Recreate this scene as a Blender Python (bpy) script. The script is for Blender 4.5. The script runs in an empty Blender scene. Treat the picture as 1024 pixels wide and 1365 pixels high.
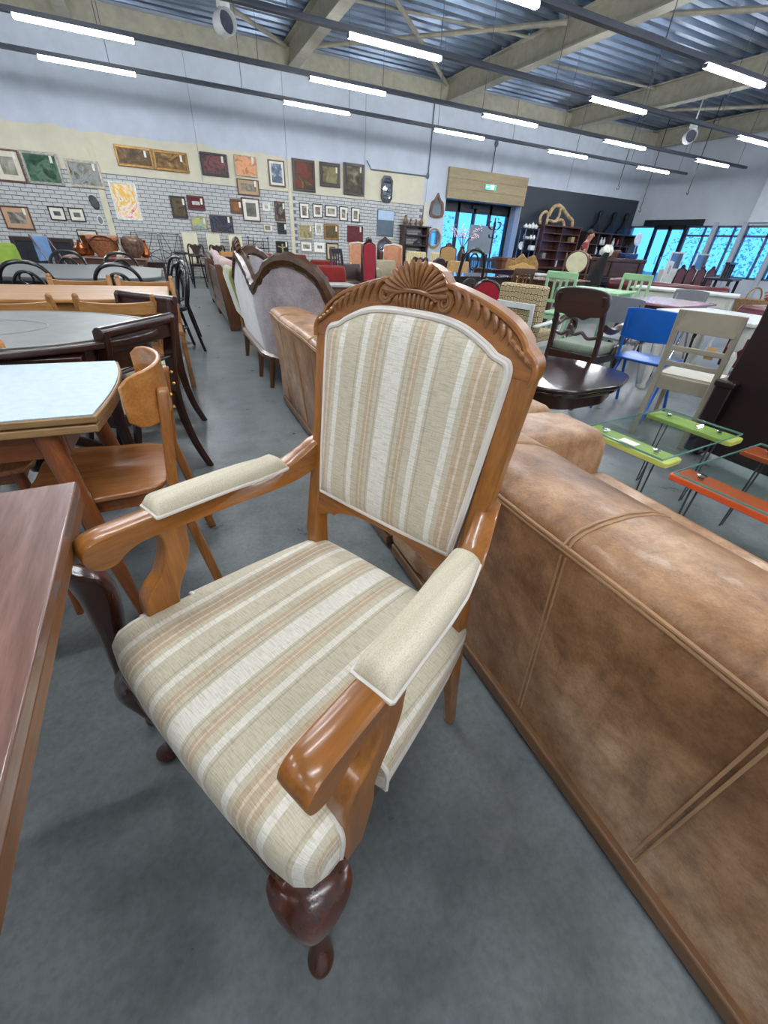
import bpy, bmesh, math, random
from mathutils import Vector, Matrix
random.seed(7)
PI = math.pi
SC = bpy.context.scene
COL = SC.collection

# ------------------------------------------------------------------ camera
cam_d = bpy.data.cameras.new('camera'); cam = bpy.data.objects.new('camera', cam_d); COL.objects.link(cam)
cam_d.sensor_fit = 'HORIZONTAL'; cam_d.sensor_width = 36.0; cam_d.lens = 36.0 * 530.96 / 1024.0
cam_d.clip_start = 0.02; cam_d.clip_end = 200
PITCH, ROLL, YAW = math.radians(34.105), math.radians(3.484), math.radians(26.373)
_F = Vector((math.sin(YAW)*math.cos(PITCH), math.cos(YAW)*math.cos(PITCH), -math.sin(PITCH)))
_R0 = Vector((math.cos(YAW), -math.sin(YAW), 0)); _U0 = _R0.cross(_F)
_R = _R0*math.cos(ROLL) + _U0*math.sin(ROLL); _U = -_R0*math.sin(ROLL) + _U0*math.cos(ROLL)
mw = Matrix(((_R.x, _U.x, -_F.x, 0), (_R.y, _U.y, -_F.y, 0), (_R.z, _U.z, -_F.z, 1.15), (0, 0, 0, 1)))
cam.matrix_world = mw
SC.camera = cam

# ------------------------------------------------------------------ world (daylight outside the windows) and exposure
W = bpy.data.worlds.new('daylight'); SC.world = W; W.use_nodes = True
_bg = W.node_tree.nodes['Background']
_bg.inputs[0].default_value = (0.20, 0.53, 1.0, 1); _bg.inputs[1].default_value = 2.6
SC.view_settings.view_transform = 'Standard'; SC.view_settings.look = 'None'
SC.view_settings.gamma = 1.0; SC.view_settings.use_curve_mapping = False
SC.view_settings.exposure = 0.08
LED_POWER = 80.0

# ------------------------------------------------------------------ mesh helpers
def lin(c):
    def f(v):
        v /= 255.0
        return v/12.92 if v <= 0.04045 else ((v+0.055)/1.055)**2.4
    return tuple(f(v) for v in c[:3]) + (1.0,)

class MB:
    def __init__(s): s.v = []; s.f = []; s.c = []
    def add(s, vs, fs):
        s.c.append((len(s.v), len(s.f))); o = len(s.v); s.v += [tuple(p) for p in vs]; s.f += [[i+o for i in f] for f in fs]; return s
    def box(s, x0, x1, y0, y1, z0, z1):
        vs = [(x0,y0,z0),(x1,y0,z0),(x1,y1,z0),(x0,y1,z0),(x0,y0,z1),(x1,y0,z1),(x1,y1,z1),(x0,y1,z1)]
        return s.add(vs, [(0,3,2,1),(4,5,6,7),(0,1,5,4),(1,2,6,5),(2,3,7,6),(3,0,4,7)])
    def bar(s, p, q, w, h, w2=None, h2=None, up=(0,0,1)):
        p, q = Vector(p), Vector(q); d = (q-p).normalized(); up = Vector(up)
        if abs(d.dot(up)) > .98: up = Vector((0,1,0))
        r = d.cross(up).normalized(); u = r.cross(d)
        w2 = w if w2 is None else w2; h2 = h if h2 is None else h2
        vs = []
        for c, a, b in ((p,w,h),(q,w2,h2)):
            vs += [c-r*a/2-u*b/2, c+r*a/2-u*b/2, c+r*a/2+u*b/2, c-r*a/2+u*b/2]
        return s.add(vs, [(0,1,2,3),(7,6,5,4),(0,4,5,1),(1,5,6,2),(2,6,7,3),(3,7,4,0)])
    def tube(s, pts, r, n=8, closed=False, sq=1.0):
        pts = [Vector(p) for p in pts]; m = len(pts)
        rs = r if isinstance(r, (list, tuple)) else [r]*m
        rings = []; prev = None
        for i in range(m):
            if closed: t = pts[(i+1) % m]-pts[i-1]
            else: t = pts[min(i+1, m-1)]-pts[max(i-1, 0)]
            if t.length < 1e-9: t = Vector((0,0,1))
            t.normalize()
            if prev is None:
                a = Vector((0,0,1)) if abs(t.z) < .9 else Vector((1,0,0))
                u = (a - t*a.dot(t)).normalized()
            else:
                u = prev - t*prev.dot(t)
                u = u.normalized() if u.length > 1e-6 else t.orthogonal().normalized()
            prev = u; w = t.cross(u)
            rings.append([pts[i] + (u*math.cos(2*PI*k/n)*sq + w*math.sin(2*PI*k/n))*rs[i] for k in range(n)])
        return s.loft(rings, closed)
    def loft(s, rings, closed=False, caps=True):
        n = len(rings[0]); m = len(rings); vs = [p for r in rings for p in r]; fs = []
        for i in range(m if closed else m-1):
            a, b = i*n, ((i+1) % m)*n
            for k in range(n): fs.append((a+k, a+(k+1) % n, b+(k+1) % n, b+k))
        if caps and not closed:
            fs.append(tuple(range(n-1, -1, -1))); fs.append(tuple(range((m-1)*n, m*n)))
        return s.add(vs, fs)
    def lathe(s, prof, n=16, c=(0,0,0), sx=1, sy=1):
        return s.loft([[(c[0]+r*sx*math.cos(2*PI*k/n), c[1]+r*sy*math.sin(2*PI*k/n), c[2]+z) for k in range(n)] for r, z in prof])
    def prism(s, out, d0, d1, axis='y'):
        g = {'y': lambda u, v, d: (u, d, v), 'x': lambda u, v, d: (d, u, v), 'z': lambda u, v, d: (u, v, d)}[axis]
        return s.loft([[g(u, v, d0) for u, v in out], [g(u, v, d1) for u, v in out]])
    def ball(s, c, r, n=10, m=6):
        rx, ry, rz = r if isinstance(r, (tuple, list)) else (r, r, r)
        rings = []
        for j in range(m+1):
            a = PI*(j/m) if 0 < j < m else (0.02 if j == 0 else PI-0.02)
            rings.append([(c[0]+rx*math.sin(a)*math.cos(2*PI*k/n), c[1]+ry*math.sin(a)*math.sin(2*PI*k/n), c[2]-rz*math.cos(a)) for k in range(n)])
        return s.loft(rings)
    def each(s, name, mat, parent=None, **kw):
        """every added piece becomes a part of its own"""
        r = []
        for i, (v0, f0) in enumerate(s.c):
            v1, f1 = s.c[i+1] if i+1 < len(s.c) else (len(s.v), len(s.f))
            m = MB(); m.v = s.v[v0:v1]; m.f = [[k-v0 for k in f] for f in s.f[f0:f1]]
            r.append(m.build(name, mat, parent, **kw))
        return r
    def xf(s, fn): s.v = [tuple(fn(*p)) for p in s.v]; return s
    def build(s, name, mat, parent=None, bevel=0.0, ang=40, seg=2, label=None, kind=None, sub=0, uv=None):
        me = bpy.data.meshes.new(name); me.from_pydata([tuple(p) for p in s.v], [], s.f)
        bm = bmesh.new(); bm.from_mesh(me); bmesh.ops.recalc_face_normals(bm, faces=bm.faces[:]); 
        if uv:
            L = bm.loops.layers.uv.new('UVMap'); bm.verts.ensure_lookup_table()
            for f in bm.faces:
                for l in f.loops: l[L].uv = uv[l.vert.index] if isinstance(uv, list) else uv(l.vert.co, f.normal)
        bm.to_mesh(me); bm.free()
        me.polygons.foreach_set('use_smooth', [True]*len(me.polygons)); me.set_sharp_from_angle(angle=math.radians(ang))
        o = bpy.data.objects.new(name, me); COL.objects.link(o); o.parent = parent
        me.materials.append(mat)
        if bevel:
            b = o.modifiers.new('bevel', 'BEVEL'); b.width = bevel; b.segments = seg; b.limit_method = 'ANGLE'; b.angle_limit = math.radians(35)
        if sub:
            b = o.modifiers.new('sub', 'SUBSURF'); b.levels = sub; b.render_levels = sub
        if label: o['label'] = label
        if kind: o['kind'] = kind
        return o

def tag(o, label=None, cat=None, group=None, kind=None):
    if label: o['label'] = label
    if cat: o['category'] = cat
    if group: o['group'] = group
    if kind: o['kind'] = kind
    return o
def thing(name, label, cat, loc=(0,0,0), rot=0, group=None):
    o = bpy.data.objects.new(name, None); COL.objects.link(o); o.empty_display_size = .1
    o.location = loc; o.rotation_euler = (0, 0, math.radians(rot))
    return tag(o, label, cat, group)
def copy_tree(o, parent=None):
    kids = [c for c in bpy.data.objects if c.parent == o]
    c = o.copy(); COL.objects.link(c); c.parent = parent
    for k in kids: copy_tree(k, c)
    return c
def dup(o, label, loc, rot=0, group=None):
    c = copy_tree(o); c.location = loc; c.rotation_euler = (0, 0, math.radians(rot)); c['label'] = label
    if group: c['group'] = group
    return c
def arc(cx, cy, r, a0, a1, n, ry=None):
    ry = r if ry is None else ry
    return [(cx+r*math.cos(math.radians(a0+(a1-a0)*i/n)), cy+ry*math.sin(math.radians(a0+(a1-a0)*i/n))) for i in range(n+1)]
def rrect(x0, x1, y0, y1, r, n=5):
    return arc(x1-r, y1-r, r, 0, 90, n)+arc(x0+r, y1-r, r, 90, 180, n)+arc(x0+r, y0+r, r, 180, 270, n)+arc(x1-r, y0+r, r, 270, 360, n)
def spline(pts, n=6, closed=False):
    P = [Vector(p if len(p) == 3 else (p[0], p[1], 0)) for p in pts]; m = len(P); out = []
    for i in range(m if closed else m-1):
        p0 = P[(i-1) % m] if closed or i > 0 else P[i]; p1 = P[i]; p2 = P[(i+1) % m]; p3 = P[(i+2) % m] if closed or i+2 < m else p2
        for k in range(n):
            t = k/n
            out.append(0.5*((2*p1)+(-p0+p2)*t+(2*p0-5*p1+4*p2-p3)*t*t+(-p0+3*p1-3*p2+p3)*t**3))
    if not closed: out.append(P[-1])
    return [tuple(q) if len(pts[0]) == 3 else (q.x, q.y) for q in out]

# ------------------------------------------------------------------ material helpers
class NT:
    def __init__(s, name):
        s.m = bpy.data.materials.new(name); s.m.use_nodes = True; s.t = s.m.node_tree
        s.b = s.t.nodes['Principled BSDF']; s.out = s.t.nodes['Material Output']
    def n(s, typ, **kw):
        nd = s.t.nodes.new('ShaderNode'+typ)
        for k, v in kw.items():
            if k.startswith('_'): setattr(nd, k[1:], v)
            else: nd.inputs[k].default_value = v
        return nd
    def l(s, a, b): s.t.links.new(a, b)
    def coord(s, kind='Object', scale=(1,1,1), rot=(0,0,0), loc=(0,0,0)):
        c = s.n('TexCoord'); mp = s.n('Mapping'); mp.inputs['Scale'].default_value = scale
        mp.inputs['Rotation'].default_value = rot; mp.inputs['Location'].default_value = loc
        s.l(c.outputs[kind], mp.inputs[0]); return mp.outputs[0]
    def noise(s, vec, scale, detail=4, rough=.55, dist=0):
        nd = s.n('TexNoise', Scale=scale, Detail=detail, Roughness=rough, Distortion=dist); s.l(vec, nd.inputs['Vector']); return nd.outputs['Fac']
    def ramp(s, fac, stops, interp='LINEAR'):
        r = s.n('ValToRGB'); r.color_ramp.interpolation = interp; e = r.color_ramp.elements
        while len(e) < len(stops): e.new(0.5)
        for el, (p, c) in zip(e, stops): el.position = p; el.color = lin(c)
        s.l(fac, r.inputs[0]); return r.outputs[0]
    def mix(s, fac, a, b, mode='MIX'):
        m = s.n('Mix', _data_type='RGBA', _blend_type=mode)
        for sock, val in ((m.inputs[0], fac), (m.inputs[6], a), (m.inputs[7], b)):
            if hasattr(val, 'is_output'): s.l(val, sock)
            else: sock.default_value = val
        return m.outputs[2]
    def bump(s, h, strength=.2, dist=.01):
        b = s.n('Bump', Strength=strength, Distance=dist); s.l(h, b.inputs['Height']); s.l(b.outputs[0], s.b.inputs['Normal'])
    def fin(s, col, rough=.5, metal=0, coat=0, spec=.5):
        if hasattr(col, 'is_output'): s.l(col, s.b.inputs['Base Color'])
        else: s.b.inputs['Base Color'].default_value = col
        if hasattr(rough, 'is_output'): s.l(rough, s.b.inputs['Roughness'])
        else: s.b.inputs['Roughness'].default_value = rough
        s.b.inputs['Metallic'].default_value = metal; s.b.inputs['Coat Weight'].default_value = coat
        s.b.inputs['Coat Roughness'].default_value = .12; s.b.inputs['Specular IOR Level'].default_value = spec
        return s.m
MATS = {}
def sh(c, k): return tuple(min(255, v*k) for v in c)
def plain(name, c, rough=.5, metal=0, var=.08, scale=6, bump=0, coat=0, bscale=120, spec=.5):
    if name in MATS: return MATS[name]
    t = NT(name); v = t.coord()
    f = t.noise(v, scale, 5)
    col = t.ramp(f, [(.3, sh(c, 1-var)), (.7, sh(c, 1+var))])
    if bump: t.bump(t.noise(v, bscale, 3), bump, .004)
    MATS[name] = t.fin(col, rough, metal, coat, spec); return MATS[name]
def wood(name, c1, c2, rough=.35, axis='x', scale=1.0, coat=.25, bump=.05):
    """c1 dark grain, c2 light; axis = local direction of the grain"""
    if name in MATS: return MATS[name]
    t = NT(name); k = {'x': (1.2, 14, 14), 'y': (14, 1.2, 14), 'z': (14, 14, 1.2)}[axis]
    v = t.coord(scale=tuple(q*scale for q in k))
    a = t.noise(v, 1.6, 6, .6, .6); v2 = t.coord(scale=tuple(q*scale*6 for q in k)); b = t.noise(v2, 2.0, 3, .6)
    mid = tuple((p+q)/2 for p, q in zip(c1, c2))
    col = t.ramp(a, [(.28, c1), (.5, mid), (.72, c2)])
    g = t.ramp(b, [(.3, (205, 205, 205)), (.65, (255, 255, 255))])
    col = t.mix(.75, col, g, 'MULTIPLY')
    t.bump(b, bump, .002)
    MATS[name] = t.fin(col, rough, 0, coat); return MATS[name]
def fabric(name, c, rough=.9, var=.1, scale=9, weave=260, bump=.25, sheen=.3):
    if name in MATS: return MATS[name]
    t = NT(name); v = t.coord(); f = t.noise(v, scale, 6, .65); w = t.noise(v, weave, 2)
    col = t.ramp(f, [(.3, sh(c, 1-var)), (.72, sh(c, 1+var))])
    col = t.mix(.35, col, t.ramp(w, [(.35, (170,170,170)), (.65, (255,255,255))]), 'MULTIPLY')
    t.bump(w, bump, .003); t.b.inputs['Sheen Weight'].default_value = sheen
    MATS[name] = t.fin(col, rough, 0, 0, .2); return MATS[name]
def emit(name, c, strength):
    t = NT(name); e = t.n('Emission', Strength=strength); e.inputs[0].default_value = lin(c)
    t.l(e.outputs[0], t.out.inputs[0]); return t.m
def glass_mat(name, tint=(235,245,245), rough=0.0, ior=1.25):
    """thin pane: see-through, with a mirror-like sheen that grows at grazing angles"""
    t = NT(name); tr = t.n('BsdfTransparent'); tr.inputs[0].default_value = lin(tint)
    gl = t.n('BsdfGlossy', Roughness=rough); fr = t.n('Fresnel', IOR=ior); mx = t.n('MixShader'); ge = t.n('NewGeometry'); sb = t.n('Math', _operation='SUBTRACT'); sb.inputs[0].default_value = 1.0; t.l(ge.outputs['Backfacing'], sb.inputs[1]); ml = t.n('Math', _operation='MULTIPLY'); t.l(fr.outputs[0], ml.inputs[0]); t.l(sb.outputs[0], ml.inputs[1])
    t.l(ml.outputs[0], mx.inputs[0]); t.l(tr.outputs[0], mx.inputs[1]); t.l(gl.outputs[0], mx.inputs[2])
    t.l(mx.outputs[0], t.out.inputs[0]); return t.m

# common materials
M_white = plain('white_paint', (214,216,214), .5, var=.04)
M_black = plain('black_paint', (22,22,24), .4, var=.1)
M_iron = plain('black_iron', (32,34,40), .45, .6, var=.15)
M_chrome = plain('chrome', (200,202,205), .15, 1, var=.03)
M_brass = plain('brass', (170,130,60), .3, 1, var=.1)
M_darkwood = wood('dark_mahogany', (34,15,11), (66,32,22), .3, 'x', coat=.4)
M_darkwoodz = wood('dark_mahogany_upright', (34,15,11), (66,32,22), .3, 'z', coat=.4)
M_walnut = wood('walnut', (70,40,20), (118,76,42), .35, 'y', coat=.3)
M_walnutz = wood('walnut_upright', (62,34,18), (112,70,40), .35, 'z', coat=.3)
M_oak = wood('oak', (150,98,48), (196,146,86), .4, 'x', coat=.15)
M_oakz = wood('oak_upright', (146,94,46), (190,138,80), .4, 'z', coat=.15)
M_honey = wood('honey_wood', (134,82,30), (180,116,48), .32, 'z', 1.2, coat=.35)
M_honeyy = wood('honey_wood_arm', (128,77,28), (174,110,46), .3, 'y', 1.2, coat=.4)
M_honeyx = wood('honey_wood_rail', (128,77,28), (174,110,46), .32, 'x', 1.2, coat=.35)
M_carve = wood('carved_honey_wood', (124,78,42), (170,116,66), .38, 'x', 1.2, coat=.2)
M_redlegs = wood('dark_red_wood', (56,26,15), (94,46,27), .25, 'z', 1.2, coat=.5)
M_tag = plain('paper_tag', (226,222,208), .8, var=.03)
M_mirror = plain('mirror_glass', (205,212,216), .03, 1, var=.01)
M_cream = plain('cream_metal', (162,156,138), .55, var=.06)
# ================================================================== the hall
D = 14.516; XR = 17.95; XL = -7.0; YN = -7.0; ZC = 5.12
def struct(o): o['kind'] = 'structure'; return o
# floor: power-floated concrete
t = NT('concrete_floor'); v = t.coord()
a = t.noise(v, .55, 6, .6); b = t.noise(v, 5.0, 6, .65); c = t.noise(v, 60, 3, .6)
col = t.ramp(a, [(.3, (106,111,113)), (.5, (130,135,136)), (.72, (154,158,158))])
col = t.mix(.55, col, t.ramp(b, [(.34, (150,153,154)), (.5, (222,224,225)), (.66, (255,255,255))]), 'MULTIPLY')
col = t.mix(.3, col, t.ramp(c, [(.3, (150,150,150)), (.6, (255,255,255))]), 'MULTIPLY')
r = t.n('MapRange'); r.inputs[3].default_value = .2; r.inputs[4].default_value = .42; t.l(b, r.inputs[0])
t.bump(c, .06, .003)
M_floor = t.fin(col, r.outputs[0], 0, 0, .5)
struct(MB().box(XL-.3, XR+.3, YN-.3, D+.3, -.2, 0).build('floor', M_floor))
# picture wall: white above, cream band with a ragged rolled edge
t = NT('painted_wall'); v = t.coord('Object'); sp = t.n('SeparateXYZ'); t.l(v, sp.inputs[0])
nz = t.n('TexNoise', Scale=1.3, Detail=3.0, Roughness=.45)
mpv = t.coord('Object', (1,0,0)); t.l(mpv, nz.inputs['Vector'])
edge = t.n('Math', _operation='MULTIPLY_ADD'); t.l(nz.outputs['Fac'], edge.inputs[0]); edge.inputs[1].default_value = .3; edge.inputs[2].default_value = 2.80
less = t.n('Math', _operation='LESS_THAN'); t.l(sp.outputs['Z'], less.inputs[0]); t.l(edge.outputs[0], less.inputs[1])
lx = t.n('Math', _operation='LESS_THAN'); t.l(sp.outputs['X'], lx.inputs[0]); lx.inputs[1].default_value = 7.92
both = t.n('Math', _operation='MULTIPLY'); t.l(less.outputs[0], both.inputs[0]); t.l(lx.outputs[0], both.inputs[1])
streak = t.ramp(t.noise(v, 2.2, 5, .6), [(.3, (225,225,225)), (.7, (255,255,255))])
wcol = t.mix(both.outputs[0], lin((196,203,214)), lin((214,207,184)))
wcol = t.mix(.6, wcol, streak, 'MULTIPLY')
M_wall = t.fin(wcol, .75, 0, 0, .3)
M_plainwall = plain('white_wall', (190,196,204), .75, var=.03, scale=1.5)
# door opening x 8.80..12.0, z 0..2.46
wb = MB().box(XL-.3, 8.80, D, D+.28, 0, ZC).box(12.0, XR+.28, D, D+.28, 0, ZC).box(8.80, 12.0, D, D+.28, 2.46, ZC)
wall_back = struct(wb.build('wall_back', M_wall))
# wall panel seams: thin recessed-looking cover strips
M_seam = plain('seam_sealant', (150,156,166), .8, var=.05)
for i, x in enumerate((1.22, 3.52, 5.86, 8.02, 13.95)):
    z0 = 2.2 if x < 8 else (0 if x < 9 else 3.05)
    struct(MB().box(x-.008, x+.008, D-.006, D, z0, 4.62).build('trim_%d' % (i+1), M_seam))
M_creamp = plain('cream_strip_paint', (205,198,172), .75, var=.04)
for i, (x0, x1, z1) in enumerate(((-1.27,-1.13,2.9),(3.50,3.61,2.3),(7.98,8.13,2.3))):
    struct(MB().box(x0, x1, D-.022, D, 0, z1).build('trim_%d' % (i+10), M_creamp))
# white bricks with dark joints, z 0..2.2, x -4.6..7.98
M_mortar = plain('mortar', (112,112,124), .9, var=.08)
struct(MB().box(-4.7, 7.98, D-.004, D, 0, 2.2).build('wall_back_mortar', M_mortar, wall_back))
M_brick = plain('white_brick', (188,187,183), .7, var=.06, scale=2.5)
bw, bh, bd = .205, .066, .014
proto = MB().box(-bw/2, bw/2, -bd, 0, -bh/2, bh/2)
rows = []; cut = []
for j in range(27):
    z = .045 + j*.0808; off = .109 if j % 2 else 0
    x = -4.6 + off
    while x < 7.88:
        l, r_ = x-bw/2, x+bw/2
        for s0, s1 in ((-1.275,-1.125),(3.495,3.615)):
            if s0 < r_ <= s1: r_ = min(r_, s0)
            elif s0 <= l < s1: l = max(l, s1)
            elif l < s0 and r_ > s1: r_ = s0
        if r_-l > .195: rows.append((x, z))
        elif r_-l > .02: cut.append((l, r_, z))
        x += .218
near = sorted(rows, key=lambda p: (0 if (p[1] > .75 and -3.3 < p[0] < 2.0) else 1, abs(p[0]+1.2) + (2.2-p[1])*.6))
rest = MB(); first = None
for k, (x, z) in enumerate(near):
    if k < 290:
        if first is None:
            first = proto.build('brick', M_brick, wall_back); o = first
        else:
            o = first.copy(); COL.objects.link(o); o.parent = wall_back
        o.location = (x, D-.003, z)
    else: rest.box(x-bw/2, x+bw/2, D-.003-bd, D-.003, z-bh/2, z+bh/2)
for l, r_, z in cut: rest.box(l, r_, D-.003-bd, D-.003, z-bh/2, z+bh/2)
rest.build('brick_courses', M_brick, wall_back, kind='stuff')
# side walls: the right wall is a window wall
ZS, ZH = .70, 2.22
wr = MB().box(XR, XR+.28, YN, 9.9, ZH, ZC).box(XR, XR+.28, 9.9, D, ZH, ZC)
wr.box(XR, XR+.28, YN, 12.05, 0, ZS).box(XR, XR+.28, 13.35, D, 0, ZS)
wall_right = struct(wr.build('wall_right', M_plainwall))
struct(MB().box(XR-.10, XR, YN, 9.98, 2.30, ZC).build('wall_right_upper_panel', plain('bright_wall', (214,220,228), .7, var=.02)))
M_win = plain('window_frame', (84,96,116), .45, var=.05)
M_pane = glass_mat('window_glass', (206,232,250))
M_post = plain('white_post', (176,182,192), .6, var=.03)
posts = [11.02, 10.05, 8.9, 7.6, 6.3, 5.0, 3.7, 2.4, 1.1, -.2, -1.5, -2.8, -4.1, -5.4, -6.7]
edges = [12.05] + posts
for i in range(len(posts)):
    y1 = edges[i] - (.06 if i else 0); y0 = edges[i+1] + .06
    w_ = struct(MB().prism(rrect(y0,y1,ZS,ZH,.001,1), XR+.05, XR+.056, 'x').build('window_%d' % (i+1), M_pane))
    wobj = MB()
    for yy in (y0+.03, y1-.03, y0+(y1-y0)*.3): wobj.box(XR+.02, XR+.08, yy-.03, yy+.03, ZS, ZH)
    for zz in (ZS+.03, ZH-.03, ZH-.30): wobj.box(XR+.02, XR+.08, y0, y1, zz-.03, zz+.03)
    wobj.each('frame_bar', M_win, w_)
    struct(MB().box(XR-.06, XR+.14, edges[i+1]-.07, edges[i+1]+.07, 0, ZH+.1).build('wall_right_post', M_post))
w_ = struct(MB().box(XR+.05, XR+.056, 13.35, D, ZS, ZH).build('window_20', M_pane)); m = MB()
for yy in (13.38, D-.05): m.box(XR+.02, XR+.08, yy-.03, yy+.03, ZS, ZH)
for zz in (ZS+.03, ZH-.03): m.box(XR+.02, XR+.08, 13.35, D, zz-.03, zz+.03)
m.each('frame_bar', M_win, w_)
# glazed double door in the right wall with its sliding-gear header
M_doorf = plain('black_door_frame', (26,30,36), .4, var=.08)
d_ = thing('door_1', 'black framed glazed double door in the window wall', 'door', (XR, 12.7, 0))
del d_['category']; d_['kind'] = 'structure'
fr = MB()
for yy in (-.62, 0, .62): fr.box(-.04, .06, yy-.05, yy+.05, 0, 2.2)
for zz in (.05, 2.16): fr.box(-.04, .06, -.62, .62, zz-.06, zz+.06)
fr.each('frame_bar', M_doorf, d_)
for yy in (-.57, .05): MB().box(0, .012, yy, yy+.52, .1, 2.1).build('pane', M_pane, d_)
for yy in (-.1, .1): MB().tube([(-.05,yy,.95),(-.09,yy,.97),(-.09,yy,1.2),(-.05,yy,1.22)], .012, 6).build('handle', M_chrome, d_)
struct(MB().box(XR-.10, XR, 11.48, 13.85, 2.22, 2.41).build('trim_20', M_doorf, bevel=.006))
struct(MB().box(XL-.28, XL, YN, D, 0, ZC).build('wall_left', M_plainwall))
struct(MB().box(XL, XR, YN-.28, YN, 0, ZC).build('wall_front', M_plainwall))
# dark slate-painted section right of the entrance
M_slate = plain('slate_paint', (44,52,62), .55, var=.06, scale=1.2)
struct(MB().box(12.02, XR, D-.03, D, 0, 3.05).build('wall_back_dark_panel', M_slate))
# entrance: oak-clad lintel, reveal, sliding doors in a lobby behind
M_lint = wood('pale_ply', (152,134,102), (178,160,124), .6, 'x', .5, 0)
lint = thing('trim_30', 'pale wood cladding above the entrance', 'trim', (0,0,0)); del lint['category']; lint['kind'] = 'structure'
for k in range(3):
    MB().box(8.76, 12.01, D-.11, D-.005, 2.46+k*.2645, 2.46+(k+1)*.2645-.004).build('panel', M_lint, lint, .003)
YD = D+.62
M_lobby = plain('lobby_paint', (150,158,170), .7, var=.04)
struct(MB().box(8.6, 8.80, D+.28, YD+.2, 0, 2.7).build('wall_lobby_left', M_lobby))
struct(MB().box(12.0, 12.2, D+.28, YD+.2, 0, 2.7).build('wall_lobby_right', M_lobby))
struct(MB().box(8.6, 12.2, D+.28, YD+.2, 2.46, 2.7).build('ceiling_lobby', plain('lobby_ceiling', (70,78,90), .7)))
struct(MB().box(8.6, 12.2, D+.28, YD+.2, -.2, 0).build('floor_lobby', M_floor))
d2 = thing('door_2', 'glazed entrance doors at the back of the lobby', 'door', (0,YD,0)); del d2['category']; d2['kind'] = 'structure'
fr = MB()
for x in (8.84, 9.72, 10.42, 11.12, 11.96): fr.box(x-.05, x+.05, -.04, .06, 0, 2.46)
fr.box(8.8, 12, -.04, .06, 2.16, 2.46).box(8.8, 12, -.04, .06, 0, .1)
fr.each('frame_bar', M_doorf, d2)
for x0, x1 in ((8.89,9.67),(9.77,10.37),(10.47,11.07),(11.17,11.91)): MB().box(x0, x1, 0, .012, .1, 2.16).build('pane', M_pane, d2)
tag(MB().box(10.25, 10.5, YD-.16, YD-.05, 2.3, 2.4).build('door_sensor', M_black, None, .01), 'small black motion sensor above the entrance doors', 'sensor')
# exit sign
ex = thing('exit_sign', 'lit green running-man exit sign on the wood cladding', 'sign', (10.41, D-.15, 2.86))
MB().box(-.22, .22, -.02, .035, -.075, .075).build('housing', M_white, ex, .008)
M_exit = emit('exit_green', (40, 200, 170), 2.2); M_exw = emit('exit_white', (235,255,250), 3.0)
MB().box(-.205, .205, -.024, -.02, -.062, .062).build('face', M_exit, ex)
e = MB(); Y0, Y1 = -.027, -.024
e.prism([(.02,-.05),(.12,-.05),(.12,.05),(.02,.05)], Y0, Y1)
e.prism([(-.19,.0),(-.15,.035),(-.15,.012),(-.09,.012),(-.09,-.012),(-.15,-.012),(-.15,-.035)], Y0, Y1)
e.each('symbol', M_exw, ex)
e = MB(); e.prism(arc(-.02,.043,.012,0,330,10), Y0-.002, Y1)
for p, q in (((-.02,.03),(-.005,-.005)),((-.005,-.005),(.015,-.02)),((.015,-.02),(.008,-.05)),((-.005,-.005),(-.025,-.025)),((-.025,-.025),(-.05,-.03)),((-.015,.02),(.02,.008)),((-.018,.022),(-.045,.012))):
    e.bar((p[0],Y0,p[1]),(q[0],Y0,q[1]),.011,.011,up=(0,1,0))
e.build('running_figure', M_exw, ex, kind='stuff')
# ------------------------------------------------------------------ roof: trapezoid steel deck, beams, bracing
t = NT('galvanised_deck'); v = t.coord('Object', (.5, 4, 1)); f = t.noise(v, 1.5, 5, .6)
M_deck = t.fin(t.ramp(f, [(.3, (104,120,142)), (.7, (146,160,180))]), .32, .75)
y = YN; prof = []
while y < D:
    prof += [(y, ZC), (y+.12, ZC), (y+.16, ZC+.10), (y+.28, ZC+.10)]; y += .32
vs = []; fs = []
for (yy, zz) in prof: vs += [(XL, yy, zz), (XR+.2, yy, zz)]
for i in range(len(prof)-1): fs.append((2*i, 2*i+1, 2*i+3, 2*i+2))
struct(MB().add(vs, fs).build('ceiling', M_deck, ang=10))
struct(MB().box(XL-.3, XR+.3, YN-.3, D+.3, ZC+.12, ZC+.3).build('ceiling_insulation', M_plainwall))
def beam(label, x, w=.26, y0=YN, y1=D-.05):
    m = MB(); m.box(x-w/2, x+w/2, y0, y1, 4.60, 4.625).box(x-w/2, x+w/2, y0, y1, 5.06, 5.09).box(x-.02, x+.02, y0, y1, 4.62, 5.07)
    o = m.build('roof_beam', M_cream); return tag(o, label, 'beam', 'roof beams')
beam('cream steel roof beam over the far left, above the first light strips', -.98)
beam('cream steel roof beam meeting the wall above the gilt framed paintings', 3.72)
beam('broad cream steel roof beam above the entrance doors', 8.35)
beam('cream steel roof beam above the dark bookcases', 13.2)
beam('cream steel roof beam along the window wall corner', 17.6)
tag(MB().box(XL, XR, D-.24, D-.02, 4.66, 5.0).box(XL, XR, D-.3, D-.02, 4.63, 4.67).build('edge_beam', M_cream), 'long cream edge beam running along the top of the picture wall', 'beam')
def brace(label, p, q):
    o = MB().tube([p, q], .045, 8).build('roof_brace', M_cream); tag(o, label, 'brace', 'roof bracing tubes')
brace('thin cream bracing tube behind the spotlight over the picture wall', (-.9,10.2,4.98), (3.6,14.2,4.98))
brace('thin cream bracing tube crossing the bay left of the entrance beam', (3.85,9.6,4.98), (8.2,14.2,4.98))
brace('cream bracing tube rising towards the entrance beam', (3.85,14.2,4.98), (8.2,9.6,4.98))
brace('slim cream tube bracing the bay right of the entrance beam', (8.5,9.2,4.98), (13.1,5.2,4.98))
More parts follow.
